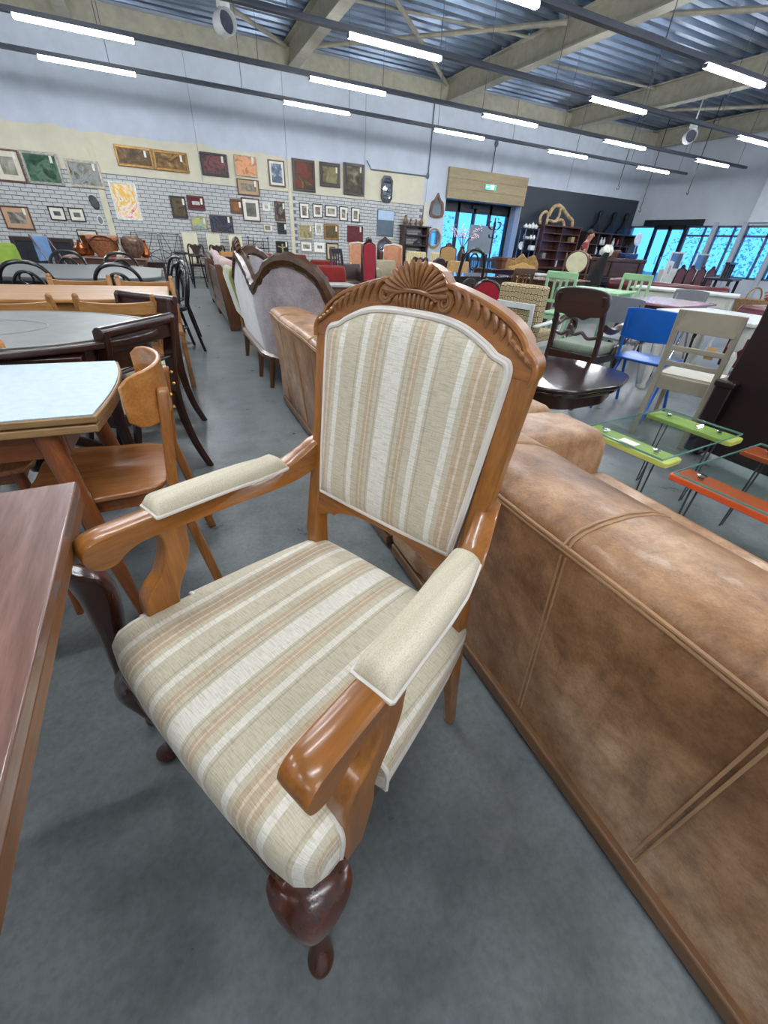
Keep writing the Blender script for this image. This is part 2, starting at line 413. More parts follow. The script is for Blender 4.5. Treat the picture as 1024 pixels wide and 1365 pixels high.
brace('cream bracing tube near the window wall roof corner', (13.35,14.0,4.98), (17.5,9.4,4.98))
brace('cream bracing tube at the top left edge of the view', (-1.1,14.3,4.98), (-5.5,10.2,4.98))
for i, (x, y0, y1) in enumerate(((6.1,8.6,9.4),)): pass
# thin conduits across the deck
for lab, p, q in (('thin cream conduit across the deck left of the entrance beam', (3.9,11.3,5.0), (8.2,10.6,5.0)), ('thin cream conduit across the deck right of the entrance beam', (8.5,11.6,5.0), (13.1,11.2,5.0))):
    tag(MB().tube([p, q], .025, 6).build('conduit', M_cream), lab, 'conduit')
# ------------------------------------------------------------------ light strips on tracks
M_track = plain('grey_track', (84,88,98), .5, .2, var=.04)
M_led = emit('light_strip', (244, 250, 255), LED_POWER)
ZT = 3.50
lanes = [(11.90, (-5.16,-1.40,2.90,6.65,10.41,14.17)), (10.04, (-5.1,-1.34,2.95,6.78,10.50,14.20)), (7.90, (-1.7,2.91,7.64,12.32)), (5.85, (-1.7,3.0,7.71,12.4)),
         (3.8, (-5.2,-1.4,2.4,6.1,9.9,13.7)), (1.75, (-4.9,-1.1,2.6,6.4,10.2,13.9)), (-.6, (-5.2,-1.4,2.4,6.1,9.9,13.7)), (-2.9, (-4.9,-1.1,2.6,6.4,10.2)), (-5.2, (-1.7,3.0,7.7,12.4))]  # nearer tracks are unseen; extra strips added closer together to brighten the foreground
lane_names = ['nearest the picture wall', 'second from the picture wall', 'third from the picture wall', 'fourth from the picture wall', 'with added strips above the dining tables', 'with added strips above the armchair', 'with added strips behind the armchair', 'with added strips behind the camera', 'by the rear wall']
xname = ['first', 'second', 'third', 'fourth', 'fifth', 'sixth']
for (y, xs), ln in zip(lanes, lane_names):
    tr = MB().box(-6.8, 16.6, y-.045, y+.045, ZT+.05, ZT+.11).build('light_track', M_track)
    tag(tr, 'long grey ceiling light track %s' % ln, 'light track', 'light tracks')
    h = MB(); x = -5.0
    while x < 16.5: h.tube([(x,y,ZT+.09),(x,y,ZC)], .006, 5); x += 2.35
    h.each('hanger_wire', M_track, tr)
    for k, x in enumerate(xs):
        o = thing('light_strip', 'white light strip, %s from the left on the track %s' % (xname[k], ln), 'light', (x, y, ZT), 0, 'ceiling light strips')
        MB().box(0, 1.5, -.04, .04, 0, .045).build('diffuser', M_led, o, .008)
        MB().box(-.012, 0, -.042, .042, -.002, .047).box(1.5, 1.512, -.042, .042, -.002, .047).each('end_cap', M_track, o)
# round spotlights hung from the deck
def spot(label, x, y, z, ax):
    o = thing('spotlight', label, 'spotlight', (x, y, z), ax, 'round spotlights')
    m = MB(); R = .17
    m.loft([[(rr*math.cos(2*PI*k/20), d, rr*math.sin(2*PI*k/20)) for k in range(20)] for rr, d in ((R*.9,.16),(R,.12),(R,-.1),(R*.94,-.13),(R*.9,-.12),(R*.86,.05))])
    m.build('housing', M_white, o); 
    m = MB(); m.loft([[(rr*math.cos(2*PI*k/20), d, rr*math.sin(2*PI*k/20)) for k in range(20)] for rr, d in ((R*.85,.02),(R*.85,-.02))]); m.build('lens', plain('spot_lens', (70,74,84), .2), o)
    MB().box(-.1,.1,-.05,.05,R-.01,R+.14).tube([(0,0,R+.1),(0,0,ZC-z)], .02, 6).build('bracket', M_white, o)
spot('round white spotlight hanging above the picture wall', 1.72, 11.0, 4.22, 20)
spot('round white spotlight hanging near the window wall', 14.9, 11.0, 4.22, -35)
# suspended cables and lamp cords over the far corner
for lab, x, y, z0 in (('black cord with hook hanging beside the dark panel corner', 14.6, 12.8, 3.15), ('long black cord hanging in front of the window wall corner', 15.8, 12.6, 2.6), ('black cord hanging before the window wall', 15.6, 10.9, 3.0)):
    m = MB().tube([(x,y,ZC),(x,y,z0)], .012, 6); m.tube([(x+.05*math.sin(a),y,z0-.05+.05*math.cos(a)) for a in [q*PI/6 for q in range(10)]], .01, 5)
    tag(m.build('hanging_cord', M_black), lab, 'cord')
tag(MB().tube([(5.9,D-.03,3.12),(6.02,D-.04,2.98),(6.05,D-.04,2.93),(7.92,D-.04,2.94),(8.02,D-.04,2.97),(8.03,D-.04,4.6)], .016, 6).ball((8.0,D-.05,2.95),(.06,.03,.08)).build('wall_conduit', plain('conduit_grey', (92,98,110), .5)), 'dark conduit running down the wall beside the octagonal mirror', 'conduit')
tag(MB().tube([(10.45,D-.03,3.25),(10.45,D-.03,4.0)], .016, 6).ball((10.45,D-.05,3.98),(.07,.05,.09)).build('cable_box', plain('conduit_grey', (92,98,110), .5)), 'cable with a small box rising above the wood cladding', 'cable')
# ------------------------------------------------------------------ outside: paving and trees seen through the glass
struct(MB().box(-20, 45, D+1.7, 60, -.25, -.05).box(XR+.4, 45, -25, D+1.7, -.25, -.05).build('ground_outside', plain('paving', (120,124,124), .8)))
M_leaf = plain('leaves_outside', (196,206,190), .7, var=.2, scale=3)
def outtree(label, x, y, h, r, seed):
    rnd = random.Random(seed); o = thing('tree', label, 'tree', (x, y, -.05), 0, 'trees outside')
    MB().tube([(0,0,0),(.05,0,h*.5),(0,0,h*.8)], [.1,.07,.04], 6).build('trunk', plain('bark', (80,66,54), .9), o)
    m = MB()
    for _ in range(900):
        a, zz = rnd.random()*2*PI, rnd.random(); rr = r*math.sqrt(rnd.random())*(1-.5*abs(zz-.4))
        c = Vector((rr*math.cos(a), rr*math.sin(a), .2+zz*h)); s_ = .05+.05*rnd.random()
        u = Vector((rnd.gauss(0,1), rnd.gauss(0,1), rnd.gauss(0,1))).normalized(); w = u.orthogonal().normalized()
        m.add([c-u*s_, c+w*s_*.5, c+u*s_, c-w*s_*.5], [(0,1,2,3)])
    m.build('foliage', M_leaf, o)
outtree('leafy tree outside the left entrance pane', 9.6, D+5.5, 4.2, 1.6, 1)
outtree('leafy tree outside the middle of the entrance', 13.1, D+8.5, 4.0, 1.6, 2)
outtree('leafy tree outside the right entrance pane', 16.6, D+6.0, 3.6, 1.5, 3)
outtree('bushy tree outside the windows beyond the glazed door', XR+5, 14.0, 3.2, 1.8, 4)
outtree('bushy tree outside the second window', XR+4.5, 10.8, 2.8, 1.6, 5)
outtree('bushy tree outside the third window', XR+4.5, 7.6, 2.9, 1.7, 6)
# ================================================================== the striped armchair
t = NT('striped_upholstery'); tc = t.n('TexCoord'); sp = t.n('SeparateXYZ'); t.l(tc.outputs['UV'], sp.inputs[0])
pp = t.n('Math', _operation='PINGPONG'); t.l(sp.outputs['X'], pp.inputs[0]); pp.inputs[1].default_value = .172
dv = t.n('Math', _operation='DIVIDE'); t.l(pp.outputs[0], dv.inputs[0]); dv.inputs[1].default_value = .172
Wc, Bc, Tc, Sc = (232,226,214), (208,198,174), (200,178,150), (190,180,158)
stops = [(0, Wc), (.020, Bc), (.024, Sc), (.027, Bc), (.035, Tc), (.041, (216,200,178)), (.045, Tc), (.052, Bc), (.068, Wc), (.081, Bc), (.086, Sc), (.089, Bc), (.127, Wc), (.140, Bc), (.151, Tc), (.160, (220,206,184)), (.165, Tc)]
base = t.ramp(dv.outputs[0], [(p/.172, c) for p, c in stops], 'CONSTANT')
mp = t.n('Mapping'); mp.inputs['Scale'].default_value = (40, 420, 1); t.l(tc.outputs['UV'], mp.inputs[0]); sl = t.noise(mp.outputs[0], 1, 4, .6)
mp2 = t.n('Mapping'); mp2.inputs['Scale'].default_value = (900, 60, 1); t.l(tc.outputs['UV'], mp2.inputs[0]); sl2 = t.noise(mp2.outputs[0], 1, 2, .5)
col = t.mix(.55, base, t.ramp(sl, [(.32, (196,190,176)), (.55, (255,255,255))]), 'MULTIPLY')
col = t.mix(.3, col, t.ramp(sl2, [(.3, (190,186,176)), (.6, (255,255,255))]), 'MULTIPLY')
t.bump(sl, .25, .0015); t.b.inputs['Sheen Weight'].default_value = .15
M_stripe = t.fin(col, .85, 0, 0, .25)
t = NT('plain_arm_fabric'); v = t.coord('Object', (700, 500, 500)); a = t.noise(v, 1, 3, .6)
v2 = t.coord('Object', (60, 3, 3)); b2 = t.noise(v2, 1, 2)
t.bump(a, .25, .001)
col = t.ramp(a, [(.3, (190,178,154)), (.62, (216,205,184))]); col = t.mix(.4, col, t.ramp(b2, [(.35, (200,196,180)), (.6, (255,255,255))]), 'MULTIPLY')
M_armfab = t.fin(col, .88, 0, 0, .25)
M_pipe = plain('white_piping', (216,208,198), .7, var=.05)

ch = thing('armchair', 'carved wooden armchair with beige striped upholstery, padded arms and shell crest', 'armchair', (-.125, .422, 0), math.degrees(math.atan2(-.893, .451)))
# --- seat cushion: outline (a, b) with notches where the arm supports stand
def seat_out(ins=0.0):
    pts = [(0,-.022),(.12,-.020),(.22,-.014),(.262,-.006),(.282,.010),(.290,.035),(.291,.062),(.288,.068),(.252,.072),(.250,.085),(.250,.150),(.252,.164),(.284,.168),(.283,.180),(.272,.30),(.258,.42),(.246,.49),(.240,.512),(.225,.525),(.12,.532),(0,.534)]
    full = pts + [(-x, y) for x, y in reversed(pts[1:-1])]
    if ins > .012:
        full = [(math.copysign(max(abs(x), .288-.05*max(0, (y-.05)/.46)), x) if .066 < y < .17 else x, y) for x, y in full]
    cx, cy = 0, .25
    return [(x*(1-ins/.28), cy+(y-cy)*(1-ins/.27)) for x, y in full]
rings = []; uvs = []
lev = [(.398,.006),(.402,.001),(.42,0),(.462,0),(.478,.002),(.490,.008),(.499,.018),(.506,.034),(.512,.06),(.517,.10),(.521,.15),(.523,.20),(.524,.245)]
o0 = seat_out(0)
for z, ins in lev:
    ring = []
    for (x, y), (x0, y0) in zip(seat_out(ins), o0):
        drop = .03*max(0, y/.53)
        crown = 1.0 if z > .42 else .4
        zz = z - drop*.9*crown
        ring.append((x, y, zz))
        side = min(1, max(0, (abs(x0)-.2)/.05)) if .03 < y0 < .515 else 0
        fb = 1-side
        dz = max(0, .495-z)
        uvs.append((x + math.copysign(dz*side, x) , y + (-dz*fb if y0 < .25 else dz*fb)))
    rings.append(ring)
m = MB(); m.loft(rings)
m.build('seat', M_stripe, ch, ang=50, uv=uvs)
# piping round the notches
for s in (-1, 1):
    pts = [(.289,.06,.405),(.291,.062,.455),(.287,.064,.480),(.270,.068,.492),(.253,.071,.494)]
    MB().tube(spline([(s*a, b, z) for a, b, z in pts], 4), .0045, 6).build('seat_piping', M_pipe, ch)
    pts = [(.284,.172,.40),(.285,.170,.45),(.281,.168,.472),(.266,.166,.486),(.252,.164,.489)]
    MB().tube(spline([(s*a, b, z) for a, b, z in pts], 4), .0045, 6).build('seat_piping', M_pipe, ch)
# --- seat rails
m = MB(); m.bar((-.25,-.002,.375),(.25,-.002,.375),.028,.05); m.build('front_rail', M_redlegs, ch, .004)
for s in (-1, 1):
    MB().bar((s*.266,.02,.372),(s*.222,.50,.372),.028,.055).build('side_rail', M_redlegs, ch, .004)
MB().bar((-.21,.505,.385),(.21,.505,.385),.028,.06).build('back_rail', M_redlegs, ch, .004)
# --- cabriole front legs
def cabriole(s, top=(.262,.022), foot=(.288,0.0), mat=M_redlegs, H=.40, parent=None, sc=1.0, name='leg', dirv=None):
    """knee bulges outward along the corner diagonal, ankle tucks in, pad foot"""
    st = [(.985,-.020,.018,.050),(.955,.002,.032,.068),(.90,.016,.041,.066),(.80,.025,.043,.051),(.64,.014,.032,.034),(.50,.000,.025,.026),(.36,-.010,.019,.020),(.22,-.012,.015,.016),(.13,-.004,.015,.016),(.085,.008,.020,.019),(.055,.014,.028,.025),(.025,.014,.031,.027),(.0,.012,.027,.024)]
    dx, dy = (s*.7071, -.7071) if dirv is None else dirv
    rings = []
    for k, d, rd, rp in st:
        t_ = 1-k; cx = s*(top[0]*(1-t_)+(foot[0]-.010)*t_); cy = top[1]*(1-t_)+(foot[1]+.010)*t_
        if dirv: cx = top[0]; cy = top[1]
        cx += dx*d*sc; cy += dy*d*sc
        ring = []
        for q in range(16):
            a = 2*PI*q/16; ca, sa = math.cos(a), math.sin(a)
            p = 1.35 if k > .7 else (1.6 if k > .45 else 1.9)
            r_ = (abs(ca)**p + abs(sa)**p)**(-1/p)
            ring.append((cx + (dx*ca*rd - dy*sa*rp)*r_*sc, cy + (dy*ca*rd + dx*sa*rp)*r_*sc, k*H))
        rings.append(ring)
    return MB().loft(rings).build(name, mat, parent, ang=70, sub=1)
for s in (-1, 1): cabriole(s, parent=ch)
# --- rear legs continuing as back stiles
BZ0, BS = .647, .16
def bk(z): return .487 + BS*(z-BZ0)
for s in (-1, 1):
    st = [(0,.235,.566,.026,.026),(.03,.235,.563,.026,.028),(.15,.230,.540,.030,.032),(.30,.224,.512,.036,.040),(.40,.219,.500,.038,.044),(.52,.214,.494,.040,.044),(.62,.207,bk(.62)+.014,.036,.036),(.72,.207,bk(.72)+.014,.034,.034),(.85,.211,bk(.85)+.014,.036,.034),(.95,.214,bk(.95)+.014,.040,.034),(1.0,.216,bk(1.0)+.014,.040,.034)]
    rings = [[(s*(a-w/2),b-d/2,z),(s*(a+w/2),b-d/2,z),(s*(a+w/2),b+d/2,z),(s*(a-w/2),b+d/2,z)] for z, a, b, w, d in st]
    MB().loft(rings).build('stile', M_honey, ch, .006, seg=3)
# --- crest rail, in the plane of the raked back
def onback(a, z, off): return (a, bk(z)+off, z)
def backprism(m, out, o0, o1):
    return m.loft([[onback(a, z, o0) for a, z in out], [onback(a, z, o1) for a, z in out]])
outer = spline([(.236,.985),(.238,1.004),(.231,1.018),(.216,1.030),(.206,1.044),(.178,1.064),(.130,1.083),(.062,1.100),(0,1.106)], 5)
inner = spline([(0,1.054),(.06,1.052),(.105,1.044),(.148,1.026),(.168,1.014),(.182,1.010),(.192,1.006),(.197,.996),(.198,.985)], 5)
half = outer + inner
out = outer + inner   # right half strip
m = MB(); nO = len(outer)
innr = inner[::-1]
def strip(m, A, B, o0, o1):
    n = min(len(A), len(B)); rings = []
    for i in range(n): rings.append([onback(*A[i], o0), onback(*B[i], o0), onback(*B[i], o1), onback(*A[i], o1)])
    m.loft(rings)
A = outer + [(-x, z) for x, z in reversed(outer[:-1])]
B = innr + [(-x, z) for x, z in reversed(innr[:-1])]
strip(m, A, B, -.004, .030)
m.build('crest_rail', M_honeyx, ch, .005, seg=3)
# moulded ridge along the crest's outer edge
MB().tube([onback(a*.985, z-.004, -.004) for a, z in A], .005, 6).build('crest_moulding', M_honeyx, ch)
# lower back rail with a shaped edge
lo = [(0,.626),(.06,.623),(.105,.613),(.128,.604),(.137,.596),(.150,.598),(.158,.592),(.172,.586),(.195,.575)]
lo = spline(lo, 3); up = [(a, .650) for a, z in lo]
A2 = [(-x, z) for x, z in reversed(lo[1:])] + lo; B2 = [(-x, z) for x, z in reversed(up[1:])] + up
m = MB(); strip(m, A2, B2, 0, .028); m.build('lower_back_rail', M_honeyx, ch, .004)
# back of the chair (outside back)
# --- back cushion
inn = [(x, z) for x, z in innr]          # from right bottom (.198,.985) up to top centre
rightside = spline([(.178,.650),(.186,.76),(.193,.88),(.197,.96)], 6)
out_half = rightside + inn
outl = out_half + [(-x, z) for x, z in reversed(out_half[:-1])]
outl = outl + [(-.06,.648),(.06,.648)]
cx, cz = 0, .85
rings = []; uvs = []
for off, ins in ((.012,-.002),(.0,.0),(-.008,.003),(-.014,.010),(-.019,.022),(-.023,.045),(-.026,.08),(-.028,.12),(-.029,.17)):
    ring = []
    for a, z in outl:
        aa = a*(1-ins/.2); zz = cz+(z-cz)*(1-ins/.2)
        p = onback(aa, zz, off); ring.append(p); uvs.append((aa+.008, zz))
    rings.append(ring)
MB().loft(rings).build('back_cushion', M_stripe, ch, ang=60, uv=uvs)
pp_ = [onback(a*.985, cz+(z-cz)*.985, -.010) for a, z in outl]
MB().tube(pp_, .0045, 6, True).build('back_piping', M_pipe, ch)
pp_ = [onback(a*1.0, cz+(z-cz)*1.0, -.004) for a, z in outl]
MB().tube(pp_, .004, 6, True).build('back_piping', M_pipe, ch)
MB().loft([[onback(a*1.01, cz+(z-cz)*1.01, .018) for a, z in outl], [onback(a*1.01, cz+(z-cz)*1.01, .024) for a, z in outl]]).build('back_lining', M_stripe, ch, uv=lambda c, n: (c.x, c.z))
# --- shell crest and carving
sh_ = MB(); fan = [(.064*math.cos(math.radians(q)), 1.079+.047*math.sin(math.radians(q))) for q in range(0, 181, 10)]
m = MB(); backprism(m, fan, -.004, .026); shell = m.build('shell', M_carve, ch, .003)
m = MB(); nr = 15
for i in range(nr):
    a = math.radians(4 + 172*i/(nr-1)); ca, sa = math.cos(a), math.sin(a)
    p0 = (ca*.020, 1.079+sa*.010); p1 = (ca*.0655, 1.079+sa*.0495)
    pts = []; rs = []
    for k in range(6):
        q = k/5; pts.append(onback(p0[0]+(p1[0]-p0[0])*q, p0[1]+(p1[1]-p0[1])*q, -.006-.005*math.sin(q*PI*.8))); rs.append(.0022+.0036*q if k < 5 else .0035)
    m.tube(pts, rs, 7)
m.build('rib', M_carve, shell)
MB().tube([onback(.046*math.cos(math.radians(q)), 1.072+.012*math.sin(math.radians(q)), -.009) for q in range(0, 181, 15)], .0038, 7).build('band', M_carve, shell)
m = MB()
for i in range(9):
    x = -.038+.076*i/8; zt = 1.072+.012*math.sqrt(max(0, 1-(x/.046)**2)); m.tube([onback(x, zt-.002, -.005), onback(x*.96, 1.068, -.008), onback(x*.92, 1.058+abs(x)*.06, -.005)], [.003,.0042,.003], 6)
m.build('flute', M_carve, shell)
for s in (-1, 1):
    sp_ = []
    for k in range(26):
        a = k/25*2.4*2*PI; r_ = .0155*(1-k/25*.82); sp_.append(onback(s*(.060+r_*math.cos(a*1.0+PI)*1.0), 1.0735+r_*math.sin(a), -.007))
    MB().tube(sp_, [.0042-.0018*k/25 for k in range(26)], 6).build('scroll', M_carve, ch)
    # acanthus leaves sweeping down the crest
    base = [(.078,1.088),(.098,1.083),(.118,1.076),(.138,1.068),(.156,1.059),(.172,1.050),(.186,1.042)]
    for i, (a, z) in enumerate(base):
        L = .042-.003*i; ang = math.radians(-22-2*i)
        pts = []; rs = []
        for k in range(7):
            q = k/6; x = a-.010 + L*q*math.cos(ang-q*.75); zz = z+.010 + L*q*math.sin(ang-q*.75)
            pts.append(onback(s*x, zz, -.0035-.003*math.sin(q*PI))); rs.append((.0016+.0042*math.sin(PI*min(1, q*.95+.08))**.8)*(1-.04*i))
        MB().tube(pts, rs, 7).build('leaf', M_carve, ch)
    for i in range(4):
        a, z = .190+.010*i, 1.036-.007*i
        MB().tube([onback(s*(a-.012), z+.006, -.004), onback(s*a, z-.001, -.008), onback(s*(a+.010), z-.010, -.004)], [.002,.0042,.0015], 6).build('leaf', M_carve, ch)
# --- arms
def arm_a(b):
    tb = [(0,.272),(.14,.268),(.30,.258),(.44,.238),(.54,.216)]
    for (b0, a0), (b1, a1) in zip(tb, tb[1:]):
        if b <= b1: return a0+(a1-a0)*(b-b0)/(b1-b0)
    return tb[-1][1]
top = spline([(.011,.690),(.016,.704),(.030,.714),(.056,.718),(.10,.718),(.14,.718),(.22,.717),(.32,.717),(.40,.719),(.44,.726),(.475,.744),(.505,.762),(.540,.772)], 4)
bot = spline([(.011,.684),(.014,.668),(.024,.656),(.040,.650),(.058,.654),(.080,.668),(.12,.677),(.22,.674),(.32,.674),(.40,.674),(.455,.680),(.50,.695),(.540,.722)], 4)
for s in (-1, 1):
    rings = []
    n_ = len(top)
    for i in range(n_):
        (b1, z1), (b0, z0) = top[i], bot[i]; ac = arm_a((b0+b1)/2); w = .0235 if b1 < .42 else .024-.006*(b1-.42)/.12
        if i == 0: w *= .92
        e_ = min(.0045, (z1-z0)*.3); 
        ring = [(s*(ac-w), b0, z0+e_), (s*(ac-w), b1, z1-e_), (s*(ac-w+.005), b1, z1-e_*.2), (s*ac, b1, z1+.001), (s*(ac+w-.005), b1, z1-e_*.2), (s*(ac+w), b1, z1-e_), (s*(ac+w), b0, z0+e_), (s*(ac+w-.006), b0, z0), (s*(ac-w+.006), b0, z0)]
        rings.append(ring)
    arm = MB().loft(rings).build('arm', M_honeyy, ch, ang=38)
    # sickle-shaped support under the arm
    fe = spline([(.128,.686),(.137,.655),(.134,.625),(.114,.582),(.090,.560),(.074,.535),(.069,.50),(.068,.45),(.052,.345)], 4)
    be = spline([(.190,.686),(.187,.655),(.184,.618),(.168,.575),(.150,.545),(.138,.515),(.134,.49),(.134,.44),(.112,.345)], 4)
    rings = []
    for (b0, z0), (b1, z1) in zip(fe, be):
        rings.append([(s*.249,b0,z0),(s*.249,b1,z1),(s*.289,b1,z1),(s*.289,b0,z0)])
    MB().loft(rings).build('arm_support', M_honey if s < 0 else M_honey, ch, .007, seg=3)
    # arm pad with piping
    rings = []; pipe_l = []
    bs = [.138,.139,.142,.147,.155,.17,.22,.28,.34,.38,.40,.412,.418,.421]
    for b in bs:
        e0 = min(1, max(0, (b-.136)/.014)); e1 = min(1, max(0, (.423-b)/.02)); e_ = (min(e0, e1))**.5
        ac = arm_a(b); w = .030 if b < .35 else .030-.008*(b-.35)/.07
        zb = .714+(.003 if b > .38 else 0); h = .032*e_
        sec = [(-w,0),(-w*1.04,.28),(-w*.97,.58),(-w*.78,.82),(-w*.42,.96),(0,1),(w*.42,.96),(w*.78,.82),(w*.97,.58),(w*1.04,.28),(w,0)]
        rings.append([(s*(ac+q), b, zb+h*k) for q, k in sec])
    MB().loft(rings).build('arm_pad', M_armfab, ch, ang=60)
    loop = [(s*(arm_a(b)-.0305+(.008*(b-.35)/.07 if b > .35 else 0)), b, .717) for b in bs] + [(s*(arm_a(b)+.0305-(.008*(b-.35)/.07 if b > .35 else 0)), b, .717) for b in reversed(bs)]
    MB().tube(loop, .004, 6, True).build('arm_piping', M_pipe, ch)
# ================================================================== leather sofas along the aisle
t = NT('tan_leather'); v = t.coord()
big = t.noise(v, 2.6, 6, .62, .4); med = t.noise(v, 17, 8, .75); fin_ = t.noise(v, 160, 4, .7)
vst = t.coord('Object', (9, 9, 1.6)); stk = t.noise(vst, 1.4, 5, .65, .5)
col = t.ramp(big, [(.30, (128,90,56)), (.45, (182,140,102)), (.60, (208,172,138)), (.76, (226,198,168))])
col = t.mix(.55, col, t.ramp(stk, [(.25, (134,110,88)), (.48, (232,222,210)), (.7, (255,255,255))]), 'MULTIPLY')
col = t.mix(.7, col, t.ramp(med, [(.32, (150,126,104)), (.5, (226,214,200)), (.66, (255,255,255))]), 'MULTIPLY')
col = t.mix(.35, col, t.ramp(fin_, [(.35, (186,170,154)), (.6, (255,255,255))]), 'MULTIPLY')
vor = t.n('TexVoronoi', Scale=130.0, _feature='DISTANCE_TO_EDGE'); t.l(v, vor.inputs['Vector'])
hh = t.n('Math', _operation='MULTIPLY_ADD'); t.l(vor.outputs[0], hh.inputs[0]); hh.inputs[1].default_value = .9; t.l(fin_, hh.inputs[2])
t.bump(hh.outputs[0], .3, .002)
M_leather = t.fin(col, .42, 0, .08, .5)
M_seamth = plain('leather_seam', (164,126,90), .5, var=.1)
M_hem = plain('leather_hem', (108,76,48), .5, var=.15)
def leather_sofa(label, y0, y1, near_arm=True):
    """back to the aisle (x about .6), seat towards +x"""
    o = thing('leather_sofa', label, 'sofa', (0, 0, 0), 0, 'tan leather sofas'); 
    sec = [(.655,.065),(.640,.20),(.618,.40),(.598,.58),(.588,.66),(.586,.685),(.592,.700),(.615,.714),(.66,.722),(.74,.722),(.82,.708),(.88,.686),(.915,.655),(.930,.61),(.932,.54),(.93,.40),(.93,.065)]
    ys = [y0+.0, y0+.012, y0+.03] + [y0+.03+(y1-y0-.06)*i/18 for i in range(1, 18)] + [y1-.03, y1-.012, y1]
    rings = []
    for y in ys:
        e = 1-min(1, max(0, min(y-y0, y1-y)/.03)); ring = []
        for x, z in sec:
            wv = .004*math.sin(y*7.3+z*5)*math.sin(z*4)
            ring.append((.76+(x-.76)*(1-.05*e*e)+wv, y, .38+(z-.38)*(1-.04*e*e)+(.004*math.sin(y*8.5) if z > .66 else 0)))
        rings.append(ring)
    body = MB().loft(rings).build('backrest', M_leather, o, ang=60)
    # welted double seams
    def xb(z): return .586+(.685-z)*.112
    for dz in (0, -.010):
        MB().tube([(xb(.683+dz)-.001, y, .684+dz+.003*math.sin(y*8.5)) for y in [y0+.02+(y1-y0-.04)*k/30 for k in range(31)]], .0042, 6).build('seam', M_seamth, body)
    ps = [.38-.365*k for k in range(-8, 8) if y0+.1 < .38-.365*k < y1-.1]
    for i, yy in enumerate(ps):
        for dy in (0, .011):
            if i % 1 == 0: MB().tube([(xb(z)-.0015, yy+dy, z) for z in (.66,.55,.42,.28,.16,.09)], .0028, 6).build('seam', M_seamth, body)
        if abs(yy-.38) < .01 or i % 2 == 0:
            for dy in (0, .011): MB().tube([(x-.001*(x < .6), yy+dy, z+.0005+.004*math.sin(yy*8.5)) for x, z in sec[5:14]], .0032, 6).build('seam', M_seamth, body)
    MB().bar((.655,y0+.01,.052),(.655,y1-.01,.052),.04,.045).build('hem', M_hem, o, .006)
    # seat base and cushions
    MB().box(.92, 1.42, y0+.02, y1-.02, .08, .28).build('seat_base', M_leather, o, .02)
    n = 2; L = (y1-y0-.5)/n
    for k in range(n): MB().box(.90, 1.46, y0+.25+k*L, y0+.25+(k+1)*L-.005, .28, .43).build('seat_cushion', M_leather, o, .05, seg=4)
    for a0, a1 in ((y1-.25, y1), (y0, y0+.25)):
        prof = [(.63,.08)]+[(.63,.45),(.66,.57),(.72,.60),(1.0,.605),(1.30,.60),(1.40,.585),(1.455,.54),(1.47,.45),(1.475,.08)]
        MB().prism(prof, a0, a1, 'y').build('arm', M_leather, o, .035, seg=4)
    for x in (.70, 1.38):
        for yy in (y0+.12, y1-.12): MB().lathe([(.025,0),(.03,.02),(.03,.085)], 10, (x,yy,0)).build('foot', M_darkwood, o)
    return o
leather_sofa('large tan leather sofa in the right foreground, its stitched back to the camera', -1.05, 1.20)
leather_sofa('tan leather sofa farther down the aisle, behind the striped armchair', 1.235, 3.27)

# ------------------------------------------------------------------ grey velvet Victorian sofa
M_velvet = fabric('grey_velvet', (158,148,150), .8, .16, 7, 90, .1, .6)
vs_ = thing('victorian_sofa', 'grey velvet sofa with carved walnut double-hump frame beside the aisle', 'sofa', (0,0,0))
path = [(1.22,3.36,.56),(1.10,3.34,.66),(1.05,3.34,.76),(1.00,3.345,.86),(.95,3.37,.93),(.88,3.43,.98),(.80,3.52,1.01),(.72,3.60,1.0),(.66,3.68,.955),(.615,3.77,.87),(.59,3.86,.80),(.58,3.93,.79),(.58,4.05,.83),(.58,4.25,.90),(.58,4.45,.945),(.58,4.60,.975),(.58,4.68,.985)]
path = path + [(x, 4.68+(4.68-y)*.50, z) for x, y, z in reversed(path[:-1])]
path = spline(path, 3)
rings = []
for x, y, z in path:
    cx, cy = x+.10*(1 if y > 3.6 and y < 5.22 else .3), y+(.0 if 3.6 < y < 5.22 else (.1 if y < 4.6 else -.1))
    fx = .09 if x < .95 else .02
    b = .26
    rings.append([(x+.06,y,b),(x+.03,y,b+(z-b)*.35),(x+.005,y,b+(z-b)*.7),(x,y,z-.05),(cx,cy,z-.05),(cx+.01,cy,b+(z-b)*.6),(cx+.03,cy,b)])
MB().loft(rings).build('back', M_velvet, vs_, ang=60)
MB().tube([(x+.035, y, z-.012) for x, y, z in path], [.046+.012*math.sin(i*1.1)**2 for i in range(len(path))], 8).build('top_frame', wood('dark_walnut', (58,36,20), (96,64,38), .4, 'y', 1, .15), vs_)
MB().tube([(x+.0, y-.004, z-.052) for x, y, z in path], .007, 6).build('gimp', plain('gimp', (90,74,66), .7), vs_)
MB().tube([(x+.045, y, .25) for x, y, z in path], .032, 6).build('base_rail', M_walnut, vs_)
